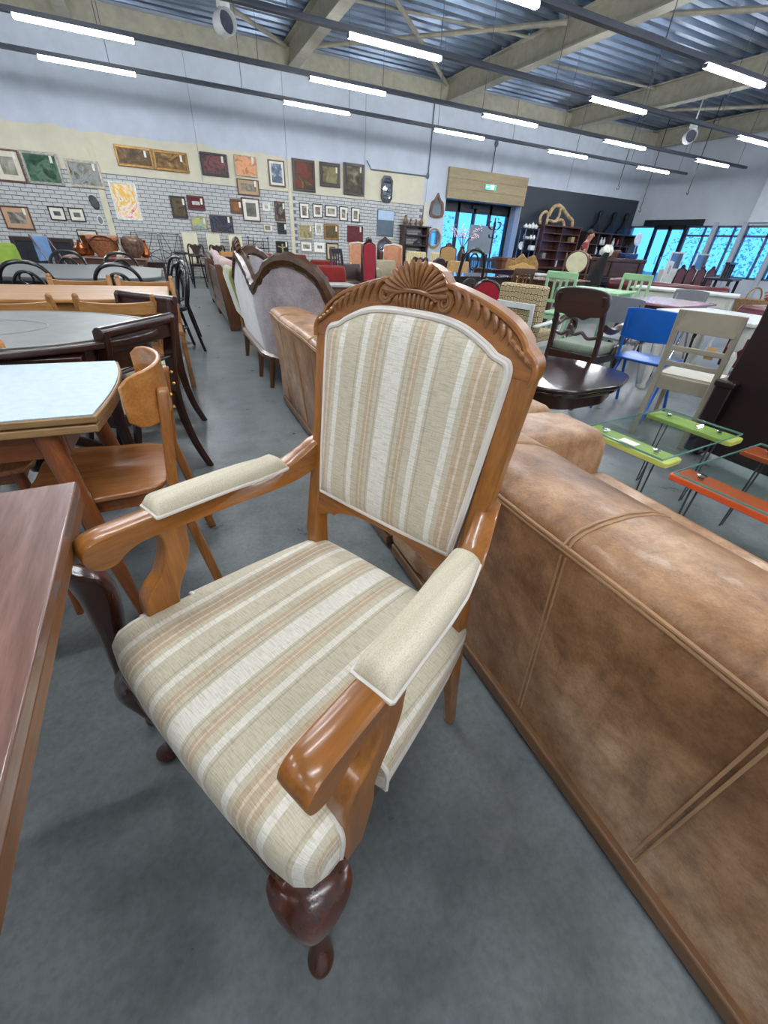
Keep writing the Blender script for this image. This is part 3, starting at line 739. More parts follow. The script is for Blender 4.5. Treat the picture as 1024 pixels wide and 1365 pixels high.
# carved crest at the middle
m = MB()
for k in range(9):
    a = math.radians(20+140*k/8); m.tube([(.61,4.68+.05*math.cos(a),.97+.02*math.sin(a)),(.60,4.68+.15*math.cos(a),.99+.10*math.sin(a)),(.61,4.68+.19*math.cos(a),1.0+.12*math.sin(a))], [.02,.028,.01], 6)
m.ball((.60,4.68,1.06), (.04,.06,.06)); m.each('crest_carving', M_walnutz, vs_)
for x, y in ((.66,3.72),(.63,4.1),(.63,4.95),(.66,5.14),(1.25,3.45),(1.25,5.26)):
    MB().tube([(x,y,.26),(x-.01,y,.14),(x-.03,y-.01,0)], [.034,.026,.018], 8).build('leg', M_walnutz, vs_)
MB().prism(rrect(.72,1.30,3.5,5.22,.12), .26, .44, 'z').build('seat', M_velvet, vs_, .04, seg=3)

# ------------------------------------------------------------------ generic upholstered armchair (front = local -y)
def armchair(name, label, loc, rot, mat, w=.72, d=.72, h=.85, seat=.42, armh=.60, legs=M_walnutz, legh=.14, arm='box', wing=0, taper=.03, cat='armchair', group=None, frame=None, pad=None, lean=.10):
    o = thing(name, label, cat, loc, rot, group)
    aw = .12 if arm in ('box', 'roll') else .05
    # back
    n = 7; rings = []
    for k in range(n):
        q = k/(n-1); z = legh+.06+(h-legh-.06)*q; yb = d/2-.14+lean*q; th = .14-.03*q
        ww = w/2-(0 if wing or arm == 'none' else .01)-taper*(q-.5)
        if k == n-1: th *= .6; ww *= .96
        rings.append([(-ww,yb,z),(ww,yb,z),(ww,yb+th,z),(-ww,yb+th,z)])
    MB().loft(rings).build('back', mat, o, .03, seg=3)
    MB().box(-w/2+aw*.7, w/2-aw*.7, -d/2+.02, d/2-.1, legh, seat-.10).build('seat_base', mat, o, .015)
    MB().box(-w/2+aw, w/2-aw, -d/2, d/2-.12, seat-.10, seat+.03).build('seat_cushion', pad or mat, o, .035, seg=3)
    for s in (-1, 1):
        if arm == 'box':
            MB().box(min(s*(w/2-aw), s*w/2), max(s*(w/2-aw), s*w/2), -d/2+.02, d/2, legh, armh).build('arm', mat, o, .03, seg=3)
        elif arm == 'roll':
            m = MB().box(min(s*(w/2-aw), s*(w/2-.02)), max(s*(w/2-aw), s*(w/2-.02)), -d/2+.02, d/2-.02, legh, armh-.04)
            m.build('arm', mat, o, .01); 
            MB().tube([(s*(w/2-aw/2),-d/2+.01,armh-.06),(s*(w/2-aw/2),d/2-.06,armh-.05)], .085, 12).build('arm_roll', mat, o, .01)
        elif arm == 'wood':
            MB().tube(spline([(s*(w/2-.03),-d/2+.02,legh),(s*(w/2-.02),-d/2+.03,armh-.08),(s*(w/2-.02),-d/2+.06,armh-.01),(s*(w/2-.02),0,armh),(s*(w/2-.03),d/2-.06,armh+.04)], 4), .022, 8).build('arm', frame or legs, o)
        if wing:
            MB().prism([(d/2-.30*wing,seat+.1),(d/2-.33*wing,h-.22),(d/2-.2*wing,h-.04),(d/2+.06,h),(d/2-.02,seat)], min(s*(w/2-.06), s*w/2), max(s*(w/2-.06), s*w/2), 'x').build('wing', mat, o, .02)
        if frame:
            MB().tube([(s*(w/2+.005),d/2-.12,legh),(s*(w/2+.005),d/2-.08,h*.6),(s*(w/2-.02),d/2-.03,h)], .018, 6).build('frame_post', frame, o)
        for yy in (-d/2+.07, d/2-.05): MB().tube([(s*(w/2-.06),yy,legh+.02),(s*(w/2-.05),yy,0)], [.028,.016], 8).build('leg', legs, o)
    if frame: MB().tube([(-w/2+.02,d/2-.03,h),(0,d/2-.02,h+.03),(w/2-.02,d/2-.03,h)], .02, 6).build('top_rail', frame, o)
    return o
M_greenv = fabric('green_velvet', (152,156,84), .75, .1, 5, 120, .1, .5)
armchair('green_armchair', 'olive green velvet armchair standing behind the grey sofa', (1.02,5.76,0), 90, M_greenv, .66, .68, .82, .42, .56, M_oakz, .22, 'none', lean=.16)
# wooden sofa with pink cushions
pk = thing('wooden_sofa', 'heavy brown wooden sofa with pale pink cushions farthest along the aisle', 'sofa', (0,0,0))
M_pink = fabric('pale_pink', (196,164,158), .85, .06)
for yy in (6.43, 8.0):
    MB().prism([(.60,.0),(.72,.0),(.82,.30),(1.45,.34),(1.45,.60),(.72,.60),(.60,.80),(.52,.80)], yy-.05, yy+.05, 'y').build('side_panel', M_walnutz, pk, .012)
for z0, z1 in ((.12,.28),(.30,.46),(.48,.72)):
    MB().bar((.60-.06*(z0-.1),6.45,(z0+z1)/2),(.60-.06*(z0-.1),7.95,(z0+z1)/2),.03,z1-z0).build('back_board', M_walnut, pk, .006)
for k in range(2):
    MB().box(.64,.80,6.51+k*.73,7.21+k*.73,.42,.84).build('back_cushion', M_pink, pk, .05, seg=3)
    MB().box(.80,1.42,6.51+k*.73,7.21+k*.73,.28,.44).build('seat_cushion', M_pink, pk, .05, seg=3)
pk2 = thing('curved_sofa', 'brown carved wooden sofa with rounded pink back nearest the wall', 'sofa', (0,-.75,0))
MB().prism(spline([(9.0,.1),(9.0,.62),(9.15,.80),(9.6,.84),(10.05,.80),(10.2,.62),(10.2,.1)],4), .60, .68, 'x').build('back_frame', M_darkwoodz, pk2, .02)
MB().prism(spline([(9.06,.3),(9.06,.66),(9.2,.84),(9.6,.88),(10.0,.84),(10.14,.66),(10.14,.3)],4), .68, .80, 'x').build('back_cushion', M_pink, pk2, .04, seg=3)
MB().box(.7,1.35,9.05,10.15,.22,.42).build('seat', M_pink, pk2, .04)
for yy in (9.08, 10.12): MB().box(.62,1.32,yy-.04,yy+.04,0,.58).build('arm', M_darkwoodz, pk2, .02)
# ================================================================== dining furniture on the left
def rot_table(o, deg): o.rotation_euler.z = math.radians(deg)
# foreground mahogany table (corner at (-.237,.845)), slightly turned
M_mtop = wood('red_mahogany_top', (112,80,68), (150,116,104), .25, 'y', .8, .5)
M_medge = wood('brown_table_edge', (104,60,30), (140,94,58), .35, 'y', 1.0, .2)
ft = thing('mahogany_table', 'reddish mahogany table with a grooved double edge in the left foreground', 'table', (-.2440,.845,0), 2.2)
MB().box(-1.25,0,-.92,0,.716,.740).build('table_top', M_mtop, ft, .003)
MB().box(-1.247,-.003,-.917,-.002,.686,.713).build('extension_leaf', M_medge, ft, .003)
MB().box(-1.20,-.055,-.865,-.055,.600,.686).each('apron', wood('apron_wood', (120,66,28), (158,94,44), .35, 'y', 1.0, .3), ft)
for x, y, dx, dy in ((-.05,-.06,.7,.7),(-.05,-.85,.7,-.7),(-1.2,-.06,-.7,.7),(-1.2,-.85,-.7,-.7)):
    cabriole(1, top=(x,y), H=.60, parent=ft, sc=.95, dirv=(dx,dy), mat=M_redlegs)
# white-topped table with splayed round legs
M_lam = plain('pale_laminate', (176,192,202), .45, var=.03, scale=40)
M_edge = wood('light_edge', (140,106,64), (172,136,90), .45, 'x', 1, .1)
M_orange = wood('orange_beech', (120,62,28), (158,92,46), .35, 'z', 1, .3)
M_orangex = wood('orange_beech_rail', (120,62,28), (158,92,46), .35, 'x', 1, .3)
wt = thing('white_top_table', 'wooden table with pale white top and curved end beside the plywood chair', 'table', (-.27,1.24,0), -2)
outl = spline([(.012,0),(.028,.15),(.034,.30),(.024,.45),(.0,.585)], 4) + [(-1.15,.585),(-1.15,0)]
MB().prism([(x*1.0-.008, .005+y*.985) for x, y in outl], .7285, .7315, 'z').build('laminate', M_lam, wt)
MB().prism(outl, .708, .728, 'z').build('upper_leaf', M_edge, wt, .004)
MB().prism([(x-.006,y) for x, y in outl], .682, .704, 'z').build('lower_leaf', M_edge, wt, .004)
MB().box(-1.08,-.10,.06,.085,.595,.680).box(-1.08,-.10,.50,.525,.595,.680).box(-.125,-.10,.085,.50,.595,.680).each('apron', M_orangex, wt, bevel=.003)
for x, y, fx, fy in ((-.14,.07,-.06,-.01),(-.14,.515,-.06,.60),(-1.05,.07,-1.13,-.01),(-1.05,.515,-1.13,.60)):
    MB().tube([(x,y,.69),((x+fx)/2,(y+fy)/2,.36),(fx,fy,0)], [.030,.027,.015], 14).build('leg', M_orange, wt)
# curved plywood chair (front = local -y)
M_ply = wood('orange_ply', (168,104,46), (206,142,76), .28, 'x', .9, .45)
M_plyseat = wood('ply_seat', (150,92,48), (192,130,78), .25, 'y', .8, .5)
M_plyz = wood('ply_post', (150,90,36), (186,122,58), .35, 'z', 1, .3)
def ply_chair(label, loc, rot, tagged=False):
    o = thing('plywood_chair', label, 'chair', loc, rot, 'curved plywood chairs')
    so = spline([(-.205,-.19),(0,-.205),(.205,-.19),(.20,0),(.165,.17),(0,.185),(-.165,.17),(-.20,0)], 4, True)
    MB().prism(so, .432, .452, 'z').build('seat', M_plyseat, o, .006, seg=3)
    # wrap-around backrest
    rings = []
    for k in range(17):
        q = -1+2*k/16; x = .205*math.sin(q*1.2)/math.sin(1.2); y = .235-.095*(abs(q)**2.0)
        zt = .812-.008*abs(q)**3; zb = .648+.012*abs(q)**3; nx, ny = math.sin(q*1.0), math.cos(q*1.0)
        if k in (0, 16): zt -= .022; zb += .022
        if k in (1, 15): zt -= .004; zb += .004
        rings.append([(x,y,zb),(x,y,zt),(x+nx*.013,y+ny*.013,zt+.001),(x+nx*.013,y+ny*.013,zb)])
    back = MB().loft(rings).build('backrest', M_ply, o, .004, ang=60)
    for s in (-1, 1):
        MB().loft([[(s*(a-w/2),b-.016,z),(s*(a+w/2),b-.016,z),(s*(a+w/2),b+.016,z),(s*(a-w/2),b+.016,z)] for z, a, b, w in ((0,.20,.275,.020),(.25,.185,.235,.030),(.45,.165,.205,.036),(.62,.135,.225,.034),(.735,.125,.240,.032),(.752,.125,.243,.018))]).build('rear_leg', M_plyz, o, .007, seg=3)
        for z in (.69,.73): MB().ball((s*.128,.262,z), .006, 8, 4).build('screw', M_brass, o)
        MB().tube([(s*.165,-.165,.435),(s*.19,-.195,0)], [.020,.012], 10).build('front_leg', M_orange, o)
        MB().bar((s*.165,-.15,.405),(s*.160,.19,.405),.02,.045).build('side_rail', M_orange, o, .003)
    MB().bar((-.165,-.155,.405),(.165,-.155,.405),.02,.045).build('front_rail', M_orangex, o, .003)
    if tagged:
        MB().box(.145,.165,.25,.252,.36,.40).build('price_tag', M_tag, o)
    return o
ply_chair('orange plywood chair with wrap-around back beside the white-topped table', (-.335,1.50,0), -91, True)
ply_chair('orange plywood chair tucked behind the white-topped table at the left edge', (-.80,1.78,0), 4)
# oval desk table with grey leather top and drawer
M_grleather = plain('grey_leather_top', (104,106,101), .38, var=.08, scale=14, bump=.1)
ov = thing('oval_table', 'dark oval table with grey leather top and small drawer', 'table', (-.80,2.37,0))
MB().prism(arc(0,0,.70,0,354,60,.50), .735, .760, 'z').build('table_top', M_darkwood, ov, .006, seg=3)
MB().prism(arc(0,0,.655,0,354,60,.455), .7602, .7625, 'z').build('leather_inset', M_grleather, ov)
MB().tube([(x,y,.763) for x, y in arc(0,0,.655,0,354,60,.455)], .003, 5, True).tube([(x,y,.763) for x, y in arc(-.05,0,.30,0,354,40,.20)], .003, 5, True).each('inlay_line', plain('pale_inlay', (150,150,142), .4), ov)
MB().prism(arc(0,0,.64,0,354,60,.44), .63, .735, 'z').build('apron', M_darkwood, ov)
dr = MB().box(.05,.42,-.448,-.36,.64,.725).build('drawer', M_darkwood, ov, .003)
for x in (.16, .34): MB().lathe([(.004,0),(.016,.003),(.018,.008),(.010,.013),(.002,.014)], 12).xf(lambda a, b, c, x=x: (x+a, -.449-c, .685+b)).build('knob', M_brass, dr)
MB().lathe([(.05,.1),(.06,.16),(.09,.22),(.05,.32),(.07,.45),(.11,.55),(.12,.63)], 16).build('pedestal', M_darkwoodz, ov)
for k in range(4):
    a = PI/4+PI/2*k; c, s = math.cos(a), math.sin(a)
    MB().tube(spline([(c*.04,s*.04,.24),(c*.2,s*.2,.17),(c*.36,s*.36,.05),(c*.44,s*.44,.03)], 4), [.035]*4+[.03]*4+[.022]*5, 8).build('leg', M_darkwoodz, ov)
# sabre-leg dining chairs, scrolled top rail
M_seatcream = fabric('cream_seat', (196,190,160), .85, .06)
def sabre_chair(label, loc, rot):
    o = thing('dark_dining_chair', label, 'chair', loc, rot, 'dark sabre-leg chairs'); w = .205
    for s in (-1, 1):
        pts = spline([(s*w,.30,0),(s*w,.235,.14),(s*w,.195,.30),(s*w,.185,.44),(s*w,.20,.60),(s*w,.225,.72),(s*w,.235,.80)], 4)
        MB().loft([[(x-.014,y-.020*k,z),(x+.014,y-.020*k,z),(x+.014,y+.020*k,z),(x-.014,y+.020*k,z)] for (x,y,z), k in zip(pts, [.8+.03*i for i in range(len(pts))])]).build('rear_leg', M_darkwoodz, o, .005)
        pts = spline([(s*w*.95,-.20,.42),(s*w*.95,-.215,.28),(s*w*.95,-.25,.12),(s*w*.95,-.29,0)], 4)
        MB().loft([[(x-.016,y-.018,z),(x+.016,y-.018,z),(x+.016,y+.018,z),(x-.016,y+.018,z)] for x,y,z in pts]).build('front_leg', M_darkwoodz, o, .004)
        MB().bar((s*w*.97,-.2,.40),(s*w*.97,.19,.40),.028,.05).build('side_rail', M_darkwood, o, .003)
    MB().tube([(-w-.022,.240,.79),(w+.022,.240,.79)], .024, 12).build('scroll_rail', M_darkwood, o, .003)
    MB().box(-w,w,.222,.246,.71,.79).build('top_rail', M_darkwood, o, .006)
    MB().tube([(-w,.21,.615),(-.05,.205,.615),(.05,.205,.615),(w,.21,.615)], [.008,.012,.012,.008], 8).build('cross_rail', M_darkwood, o)
    MB().bar((-w,-.2,.40),(w,-.2,.40),.028,.05).build('front_rail', M_darkwood, o, .003)
    MB().bar((-w,.18,.40),(w,.18,.40),.028,.05).build('back_rail', M_darkwood, o, .003)
    MB().box(-w+.012,w-.012,-.21,.175,.41,.455).build('seat_pad', M_seatcream, o, .02, seg=3)
    return o
def facing(dx, dy): return math.degrees(math.atan2(dx, -dy))   # rotation that turns local -y to (dx, dy)
sabre_chair('dark dining chair with scrolled rail nearest the plywood chair', (-.375,2.34,0), facing(-.81,.59))
sabre_chair('dark dining chair with scrolled rail between oval table and oak desk', (-.345,2.99,0), facing(-.69,-.72))
# oak desk and its chairs
od = thing('oak_table', 'long light oak table behind the grey oval table', 'table', (-1.05,3.73,0))
MB().box(-1.0,1.0,-.40,.40,.735,.760).build('table_top', M_oak, od, .008, seg=3)
MB().box(-.93,.93,-.34,-.315,.64,.735).box(-.93,.93,.315,.34,.64,.735).box(.905,.93,-.315,.315,.64,.735).each('apron', M_oak, od)
for x in (-.92,.90):
    for y in (-.33,.31): MB().box(x-.03,x+.03,y-.03,y+.03,0,.735).build('leg', M_oakz, od, .006)
def oak_chair(label, loc, rot):
    o = thing('oak_chair', label, 'chair', loc, rot, 'oak chairs'); w = .20
    for s in (-1, 1):
        MB().loft([[(s*w-.018,b-.016,z),(s*w+.018,b-.016,z),(s*w+.018,b+.016,z),(s*w-.018,b+.016,z)] for z, b in ((0,.23),(.42,.19),(.60,.20),(.795,.235))]).build('rear_leg', M_oakz, o, .006)
        MB().ball((s*w,.236,.80), .018, 8, 5).build('finial', M_oakz, o)
        MB().box(s*w-.018,s*w+.018,-.2,-.164,0,.43).build('front_leg', M_oakz, o, .004)
    for zc, hh in ((.74,.075),(.60,.05)):
        rings = [[(x,.225+.02*(1-(x/w)**2),zc-hh/2),(x,.245+.02*(1-(x/w)**2),zc-hh/2),(x,.245+.02*(1-(x/w)**2),zc+hh/2-.012*(1-(x/w)**2)),(x,.225+.02*(1-(x/w)**2),zc+hh/2-.012*(1-(x/w)**2))] for x in [-w+2*w*i/8 for i in range(9)]]
        MB().loft(rings).build('back_rail', M_oak, o, .004)
    MB().box(-w-.01,w+.01,-.21,.2,.42,.455).build('seat', M_oak, o, .01)
    return o
c0 = oak_chair('oak chair pushed in at the camera side of the oak table, right one', (-.335,2.98,0), 180)
for k in (c0,): k.location = (-.335, 3.33, 0)
dup(c0, 'oak chair pushed in at the camera side of the oak table, left one', (-.86,3.33,0), 180)
dup(c0, 'oak chair pushed in at the far side of the oak table, right one', (-.22,4.12,0), 0)
dup(c0, 'oak chair pushed in at the far side of the oak table, left one', (-.68,4.12,0), 0)
# black bentwood chairs round a dark table
bt = thing('dark_table', 'large dark table with sheeny grey top ringed by bentwood chairs', 'table', (-1.15,5.65,0))
MB().prism(rrect(-1.05,1.05,-.82,.82,.45,8), .715, .750, 'z').build('table_top', plain('dark_sheen_top', (92,94,96), .3, var=.12, scale=3), bt, .008)
MB().prism(rrect(-.95,.95,-.72,.72,.40,6), .63, .715, 'z').build('apron', M_darkwood, bt)
for x in (-.8,.8):
    for y in (-.55,.55): MB().lathe([(.02,0),(.03,.05),(.025,.2),(.045,.5),(.035,.56),(.045,.64)], 10, (x,y,0)).build('leg', M_darkwoodz, bt)
M_bent = plain('black_lacquer', (18,17,18), .28, var=.1, coat=.3)
def bentwood(label, loc, rot):
    o = thing('bentwood_chair', label, 'chair', loc, rot, 'black bentwood chairs')
    MB().prism(arc(0,0,.205,0,348,28), .44, .458, 'z').build('seat', M_bent, o, .006)
    MB().tube([(x,y,.435) for x, y in arc(0,0,.205,0,348,28)], .016, 8, True).build('seat_ring', M_bent, o)
    hoop = [(-.185,.27,0),(-.18,.22,.22),(-.17,.18,.45),(-.19,.21,.62),(-.175,.235,.76),(-.11,.25,.845),(0,.255,.87),(.11,.25,.845),(.175,.235,.76),(.19,.21,.62),(.17,.18,.45),(.18,.22,.22),(.185,.27,0)]
    MB().tube(spline(hoop, 4), .016, 8).build('back_hoop', M_bent, o)
    inn_ = [(-.11,.175,.455),(-.12,.20,.60),(-.10,.225,.72),(-.05,.24,.785),(0,.242,.80),(.05,.24,.785),(.10,.225,.72),(.12,.20,.60),(.11,.175,.455)]
    MB().tube(spline(inn_, 4), .012, 8).build('inner_hoop', M_bent, o)
    MB().tube([(.045*math.cos(a),.245,.755+.045*math.sin(a)) for a in [q*2*PI/14 for q in range(14)]], .009, 6, True).build('scroll_ring', M_bent, o)
    for s in (-1, 1): MB().tube([(s*.13,-.14,.435),(s*.15,-.17,.22),(s*.17,-.21,0)], [.018,.016,.011], 8).build('front_leg', M_bent, o)
    MB().tube([(x,y,.24) for x, y in arc(0,0,.165,0,348,24)], .009, 6, True).build('foot_ring', M_bent, o)
    return o
b0 = bentwood('black bentwood chair standing at the right end of the dark table, on the aisle', (.0-.18,5.28,0), -90)
b0.rotation_euler.z = math.radians(-75)
b0.location = (-.13,5.36,0)
dup(b0, 'black bentwood chair on the camera side of the dark table, left one', (-1.10,4.92,0), 180)
dup(b0, 'black bentwood chair on the camera side of the dark table, right one', (-.44,4.90,0), 180)
dup(b0, 'black bentwood chair on the far side of the dark table, left one', (-1.10,6.40,0), 0)
dup(b0, 'black bentwood chair on the far side of the dark table, right one', (-.52,6.42,0), 8)
dup(b0, 'black bentwood chair at the far right corner of the dark table', (-.14,6.12,0), -60)
# ================================================================== furniture on the right
# dark shaped coffee table on a pedestal
M_gloss = plain('black_cherry_gloss', (42,24,26), .12, var=.15, coat=.5)
ct = thing('dark_coffee_table', 'glossy dark coffee table with scalloped oval top', 'table', (1.98,1.90,0), -25)
out = []
for k in range(72):
    a = 2*PI*k/72; r_ = 1+.045*math.cos(4*a)+.022*math.cos(8*a); out.append((.50*r_*math.cos(a), .42*r_*math.sin(a)))
MB().prism(out, .525, .548, 'z').build('table_top', M_gloss, ct, .008, seg=3)
MB().prism([(x*.955,y*.955) for x, y in out], .495, .525, 'z').build('moulding', M_gloss, ct, .01, seg=3)
MB().prism([(x*.85,y*.85) for x, y in out], .42, .495, 'z').build('apron', M_darkwood, ct, .006)
MB().lathe([(.05,.12),(.055,.16),(.035,.2),(.06,.28),(.04,.34),(.07,.42)], 14).build('pedestal', M_darkwoodz, ct)
for k in range(4):
    a = PI/4+PI/2*k; c, s = math.cos(a), math.sin(a)
    MB().tube(spline([(c*.03,s*.03,.2),(c*.16,s*.16,.16),(c*.27,s*.27,.05),(c*.33,s*.33,.025)], 4), [.03]*6+[.022]*7, 8).build('leg', M_darkwoodz, ct)
# glass coffee tables on coloured boards with hairpin legs
M_tglass = glass_mat('table_glass', (236,246,243), 0, 1.5)
M_gedge = plain('glass_edge', (110,150,140), .1, var=.05)
def glass_table(label, cx, cy, lx, ly, board, rot, sticker):
    o = thing('glass_coffee_table', label, 'table', (cx, cy, 0), rot, 'glass coffee tables on coloured boards')
    g = MB().box(-lx/2, lx/2, -ly/2+.0, ly/2, .425, .433).build('glass_top', M_tglass, o)
    m = MB(); e = .0006
    for p, q in (((-lx/2,-ly/2),(lx/2,-ly/2)),((lx/2,-ly/2),(lx/2,ly/2)),((lx/2,ly/2),(-lx/2,ly/2)),((-lx/2,ly/2),(-lx/2,-ly/2))): m.bar((*p,.429),(*q,.429),.003,.0085)
    m.each('glass_edge', M_gedge, g)
    for s in (-1, 1):
        xc = s*(lx/2-.075)
        b = MB().prism(rrect(xc-.068, xc+.068, -ly/2-.02, ly/2+.02, .02, 4), .392, .416, 'z').build('board', board, o, .004)
        for yy in (-ly/2+.07, ly/2-.07):
            MB().lathe([(.011,.416),(.011,.425)], 10, (xc,yy,0)).lathe([(.018,.433),(.018,.436),(.006,.438)], 12, (xc,yy,0)).each('fixing', M_chrome, b)
            MB().tube([(xc-.035,yy,.392),(xc-.012,yy+.01*s,.004),(xc+.012,yy+.01*s,.004),(xc+.035,yy,.392)], .004, 8).build('hairpin_leg', plain('steel_grey', (96,100,106), .4, .6), b)
    if sticker: MB().box(sticker[0], sticker[0]+sticker[2], sticker[1], sticker[1]+sticker[3], .4335, .4345).build('paper_sticker', M_tag, o)
    return o
M_lime = plain('lime_paint', (202,206,104), .4, var=.05); M_orangep = plain('orange_paint', (226,92,44), .4, var=.06)
glass_table('glass coffee table on lime green boards with hairpin legs', 2.115, 1.13, .72, .40, M_lime, 5, (-.35,-.06,.05,.08))
glass_table('glass coffee table on orange boards with hairpin legs', 2.10, .50, .74, .66, M_orangep, 4, (.28,.12,.07,.13))
# tubular school chairs (front = local -y)
M_bluep = plain('blue_paint', (14,94,184), .35, var=.05, coat=.2); M_greych = plain('grey_laminate', (116,119,126), .35, var=.05)
def school_chair(name, label, loc, rot, shell, tubem):
    o = thing(name, label, 'chair', loc, rot)
    rings = []
    for k in range(9):
        q = -1+k/4; x = .205*q; y = .20+.035*(1-q*q); z0 = .60+.012*q*q; z1 = .83-.012*abs(q)**4
        rings.append([(x,y,z0),(x,y+.02,z1),(x,y+.03,z1),(x,y+.011,z0)])
    MB().loft(rings).build('backrest', shell, o, .004, ang=50)
    rings = []
    for k in range(9):
        y = -.21+.40*k/8; dz = -.025*max(0, (-.14-y)/.07)**2 + .008*math.cos(y*8)
        rings.append([(x,y,.452+dz+.006*abs(x/.2)**2) for x in (-.2,-.1,0,.1,.2)]+[(x,y,.440+dz) for x in (.2,.1,0,-.1,-.2)])
    MB().loft(rings).build('seat', shell, o, .004, ang=50)
    for s in (-1, 1):
        MB().tube(spline([(s*.17,.235,.78),(s*.17,.215,.62),(s*.18,.175,.46),(s*.185,.12,.425),(s*.185,-.10,.425)], 4), .012, 8).build('back_tube', tubem, o)
        MB().tube([(s*.19,.05,.425),(s*.215,.27,.0)], .013, 8).build('rear_leg', tubem, o)
        MB().tube([(s*.19,-.03,.425),(s*.215,-.24,.0)], .013, 8).build('front_leg', tubem, o)
    MB().tube([(-.185,.08,.425),(.185,.08,.425)], .011, 8).tube([(-.185,-.09,.425),(.185,-.09,.425)], .011, 8).each('cross_tube', tubem, o)
    return o
school_chair('school_chair', 'blue painted school chair seen from behind', (3.52,2.26,0), 90+14, M_bluep, M_bluep)
school_chair('school_chair', 'grey school chair with steel legs behind the blue chair', (4.15,3.02,0), 90+10, M_greych, M_chrome)
school_chair('school_chair', 'pale grey chair at the far side of the maroon table', (6.0,3.72,0), -78, M_greych, M_chrome)
# beige painted dining chair
M_beige = plain('taupe_paint', (154,144,126), .55, var=.06)
bc = thing('painted_chair', 'taupe painted wooden chair with ladder back and flat seat', 'chair', (3.36,1.78,0), 90+19)
for s in (-1, 1):
    MB().loft([[(s*.172-.017,b-.017,z),(s*.172+.017,b-.017,z),(s*.172+.017,b+.017,z),(s*.172-.017,b+.017,z)] for z, b in ((0,.27),(.25,.235),(.44,.215),(.65,.24),(.88,.285))]).build('rear_leg', M_beige, bc, .004)
    MB().bar((s*.168,-.19,.44),(s*.168,-.20,0),.036,.036,.028,.028).build('front_leg', M_beige, bc, .004)
    MB().bar((s*.170,-.19,.415),(s*.170,.21,.415),.022,.06).build('side_rail', M_beige, bc, .003)
MB().bar((-.172,-.195,.415),(.172,-.195,.415),.022,.06).build('front_rail', M_beige, bc, .003)
MB().bar((-.172,.212,.405),(.172,.212,.405),.022,.09).build('back_rail', M_beige, bc, .003)
MB().box(-.187,.187,-.215,.20,.445,.457).build('seat', plain('pale_seat', (196,190,176), .6, var=.04), bc, .003)
MB().tube([(-.182,-.21,.458),(.182,-.21,.458),(.182,.195,.458),(-.182,.195,.458)], .006, 6, True).build('seat_rim', M_beige, bc)
for zc, hh, b in ((.815,.13,.273),(.64,.032,.238),(.54,.032,.226)): MB().bar((-.172,b,zc),(.172,b,zc),.020,hh).build('ladder_rail', M_beige, bc, .003)
MB().box(-.10,-.045,.210,.213,.60,.68).build('price_tag', plain('wood_tag', (206,170,110), .7), bc)
# carved dark armchair with green seat, from behind
M_greenseat = fabric('sage_seat', (126,136,118), .85, .08)
ca = thing('carved_armchair', 'dark carved armchair with curling arms and sage green seat', 'armchair', (3.27,2.72,0), 90+16)
for s in (-1, 1):
    pts = spline([(s*.21,.36,0),(s*.21,.27,.22),(s*.21,.235,.44),(s*.205,.25,.62),(s*.195,.30,.80),(s*.185,.32,.88)], 4)
    MB().loft([[(x-.017,y-.022,z),(x+.017,y-.022,z),(x+.017,y+.022,z),(x-.017,y+.022,z)] for x,y,z in pts]).build('rear_leg', M_darkwoodz, ca, .006)
    sp_ = spline([(s*.22,.24,.66),(s*.245,.14,.63),(s*.255,.02,.66),(s*.255,-.10,.665),(s*.25,-.19,.63),(s*.25,-.215,.565),(s*.25,-.17,.525),(s*.25,-.125,.555),(s*.25,-.145,.59)], 4)
    MB().tube(sp_, .027, 8).build('arm', M_darkwood, ca)
    MB().tube(spline([(s*.25,-.16,.53),(s*.245,-.08,.49),(s*.235,-.05,.43)], 4), .019, 8).build('arm_support', M_darkwood, ca)
    MB().tube(spline([(s*.215,-.20,.42),(s*.225,-.225,.25),(s*.22,-.20,.1),(s*.23,-.24,0)], 4), [.034]*5+[.024]*4+[.018]*4, 8).build('front_leg', M_darkwoodz, ca)
    MB().bar((s*.215,-.2,.40),(s*.21,.24,.40),.03,.07).build('side_rail', M_darkwood, ca, .004)
out = spline([(-.215,.895),(-.225,.80),(-.195,.74),(-.11,.725),(-.06,.70),(0,.715),(.06,.70),(.11,.725),(.195,.74),(.225,.80),(.215,.895),(.11,.925),(0,.93),(-.11,.925)], 4, True)
MB().prism(out, .285, .325, 'y').build('top_rail', M_darkwood, ca, .008, seg=3)
MB().tube(spline([(-.2,.25,.585),(-.12,.262,.565),(-.06,.265,.60),(0,.267,.58),(.06,.265,.60),(.12,.262,.565),(.2,.25,.585)], 4), .014, 8).build('cross_rail', M_darkwood, ca)
MB().bar((-.21,.24,.40),(.21,.24,.40),.03,.07).bar((-.21,-.2,.40),(.21,-.2,.40),.03,.07).each('seat_rail', M_darkwood, ca, bevel=.004)
MB().prism(rrect(-.215,.215,-.22,.225,.05), .43, .50, 'z').build('seat_pad', M_greenseat, ca, .03, seg=3)
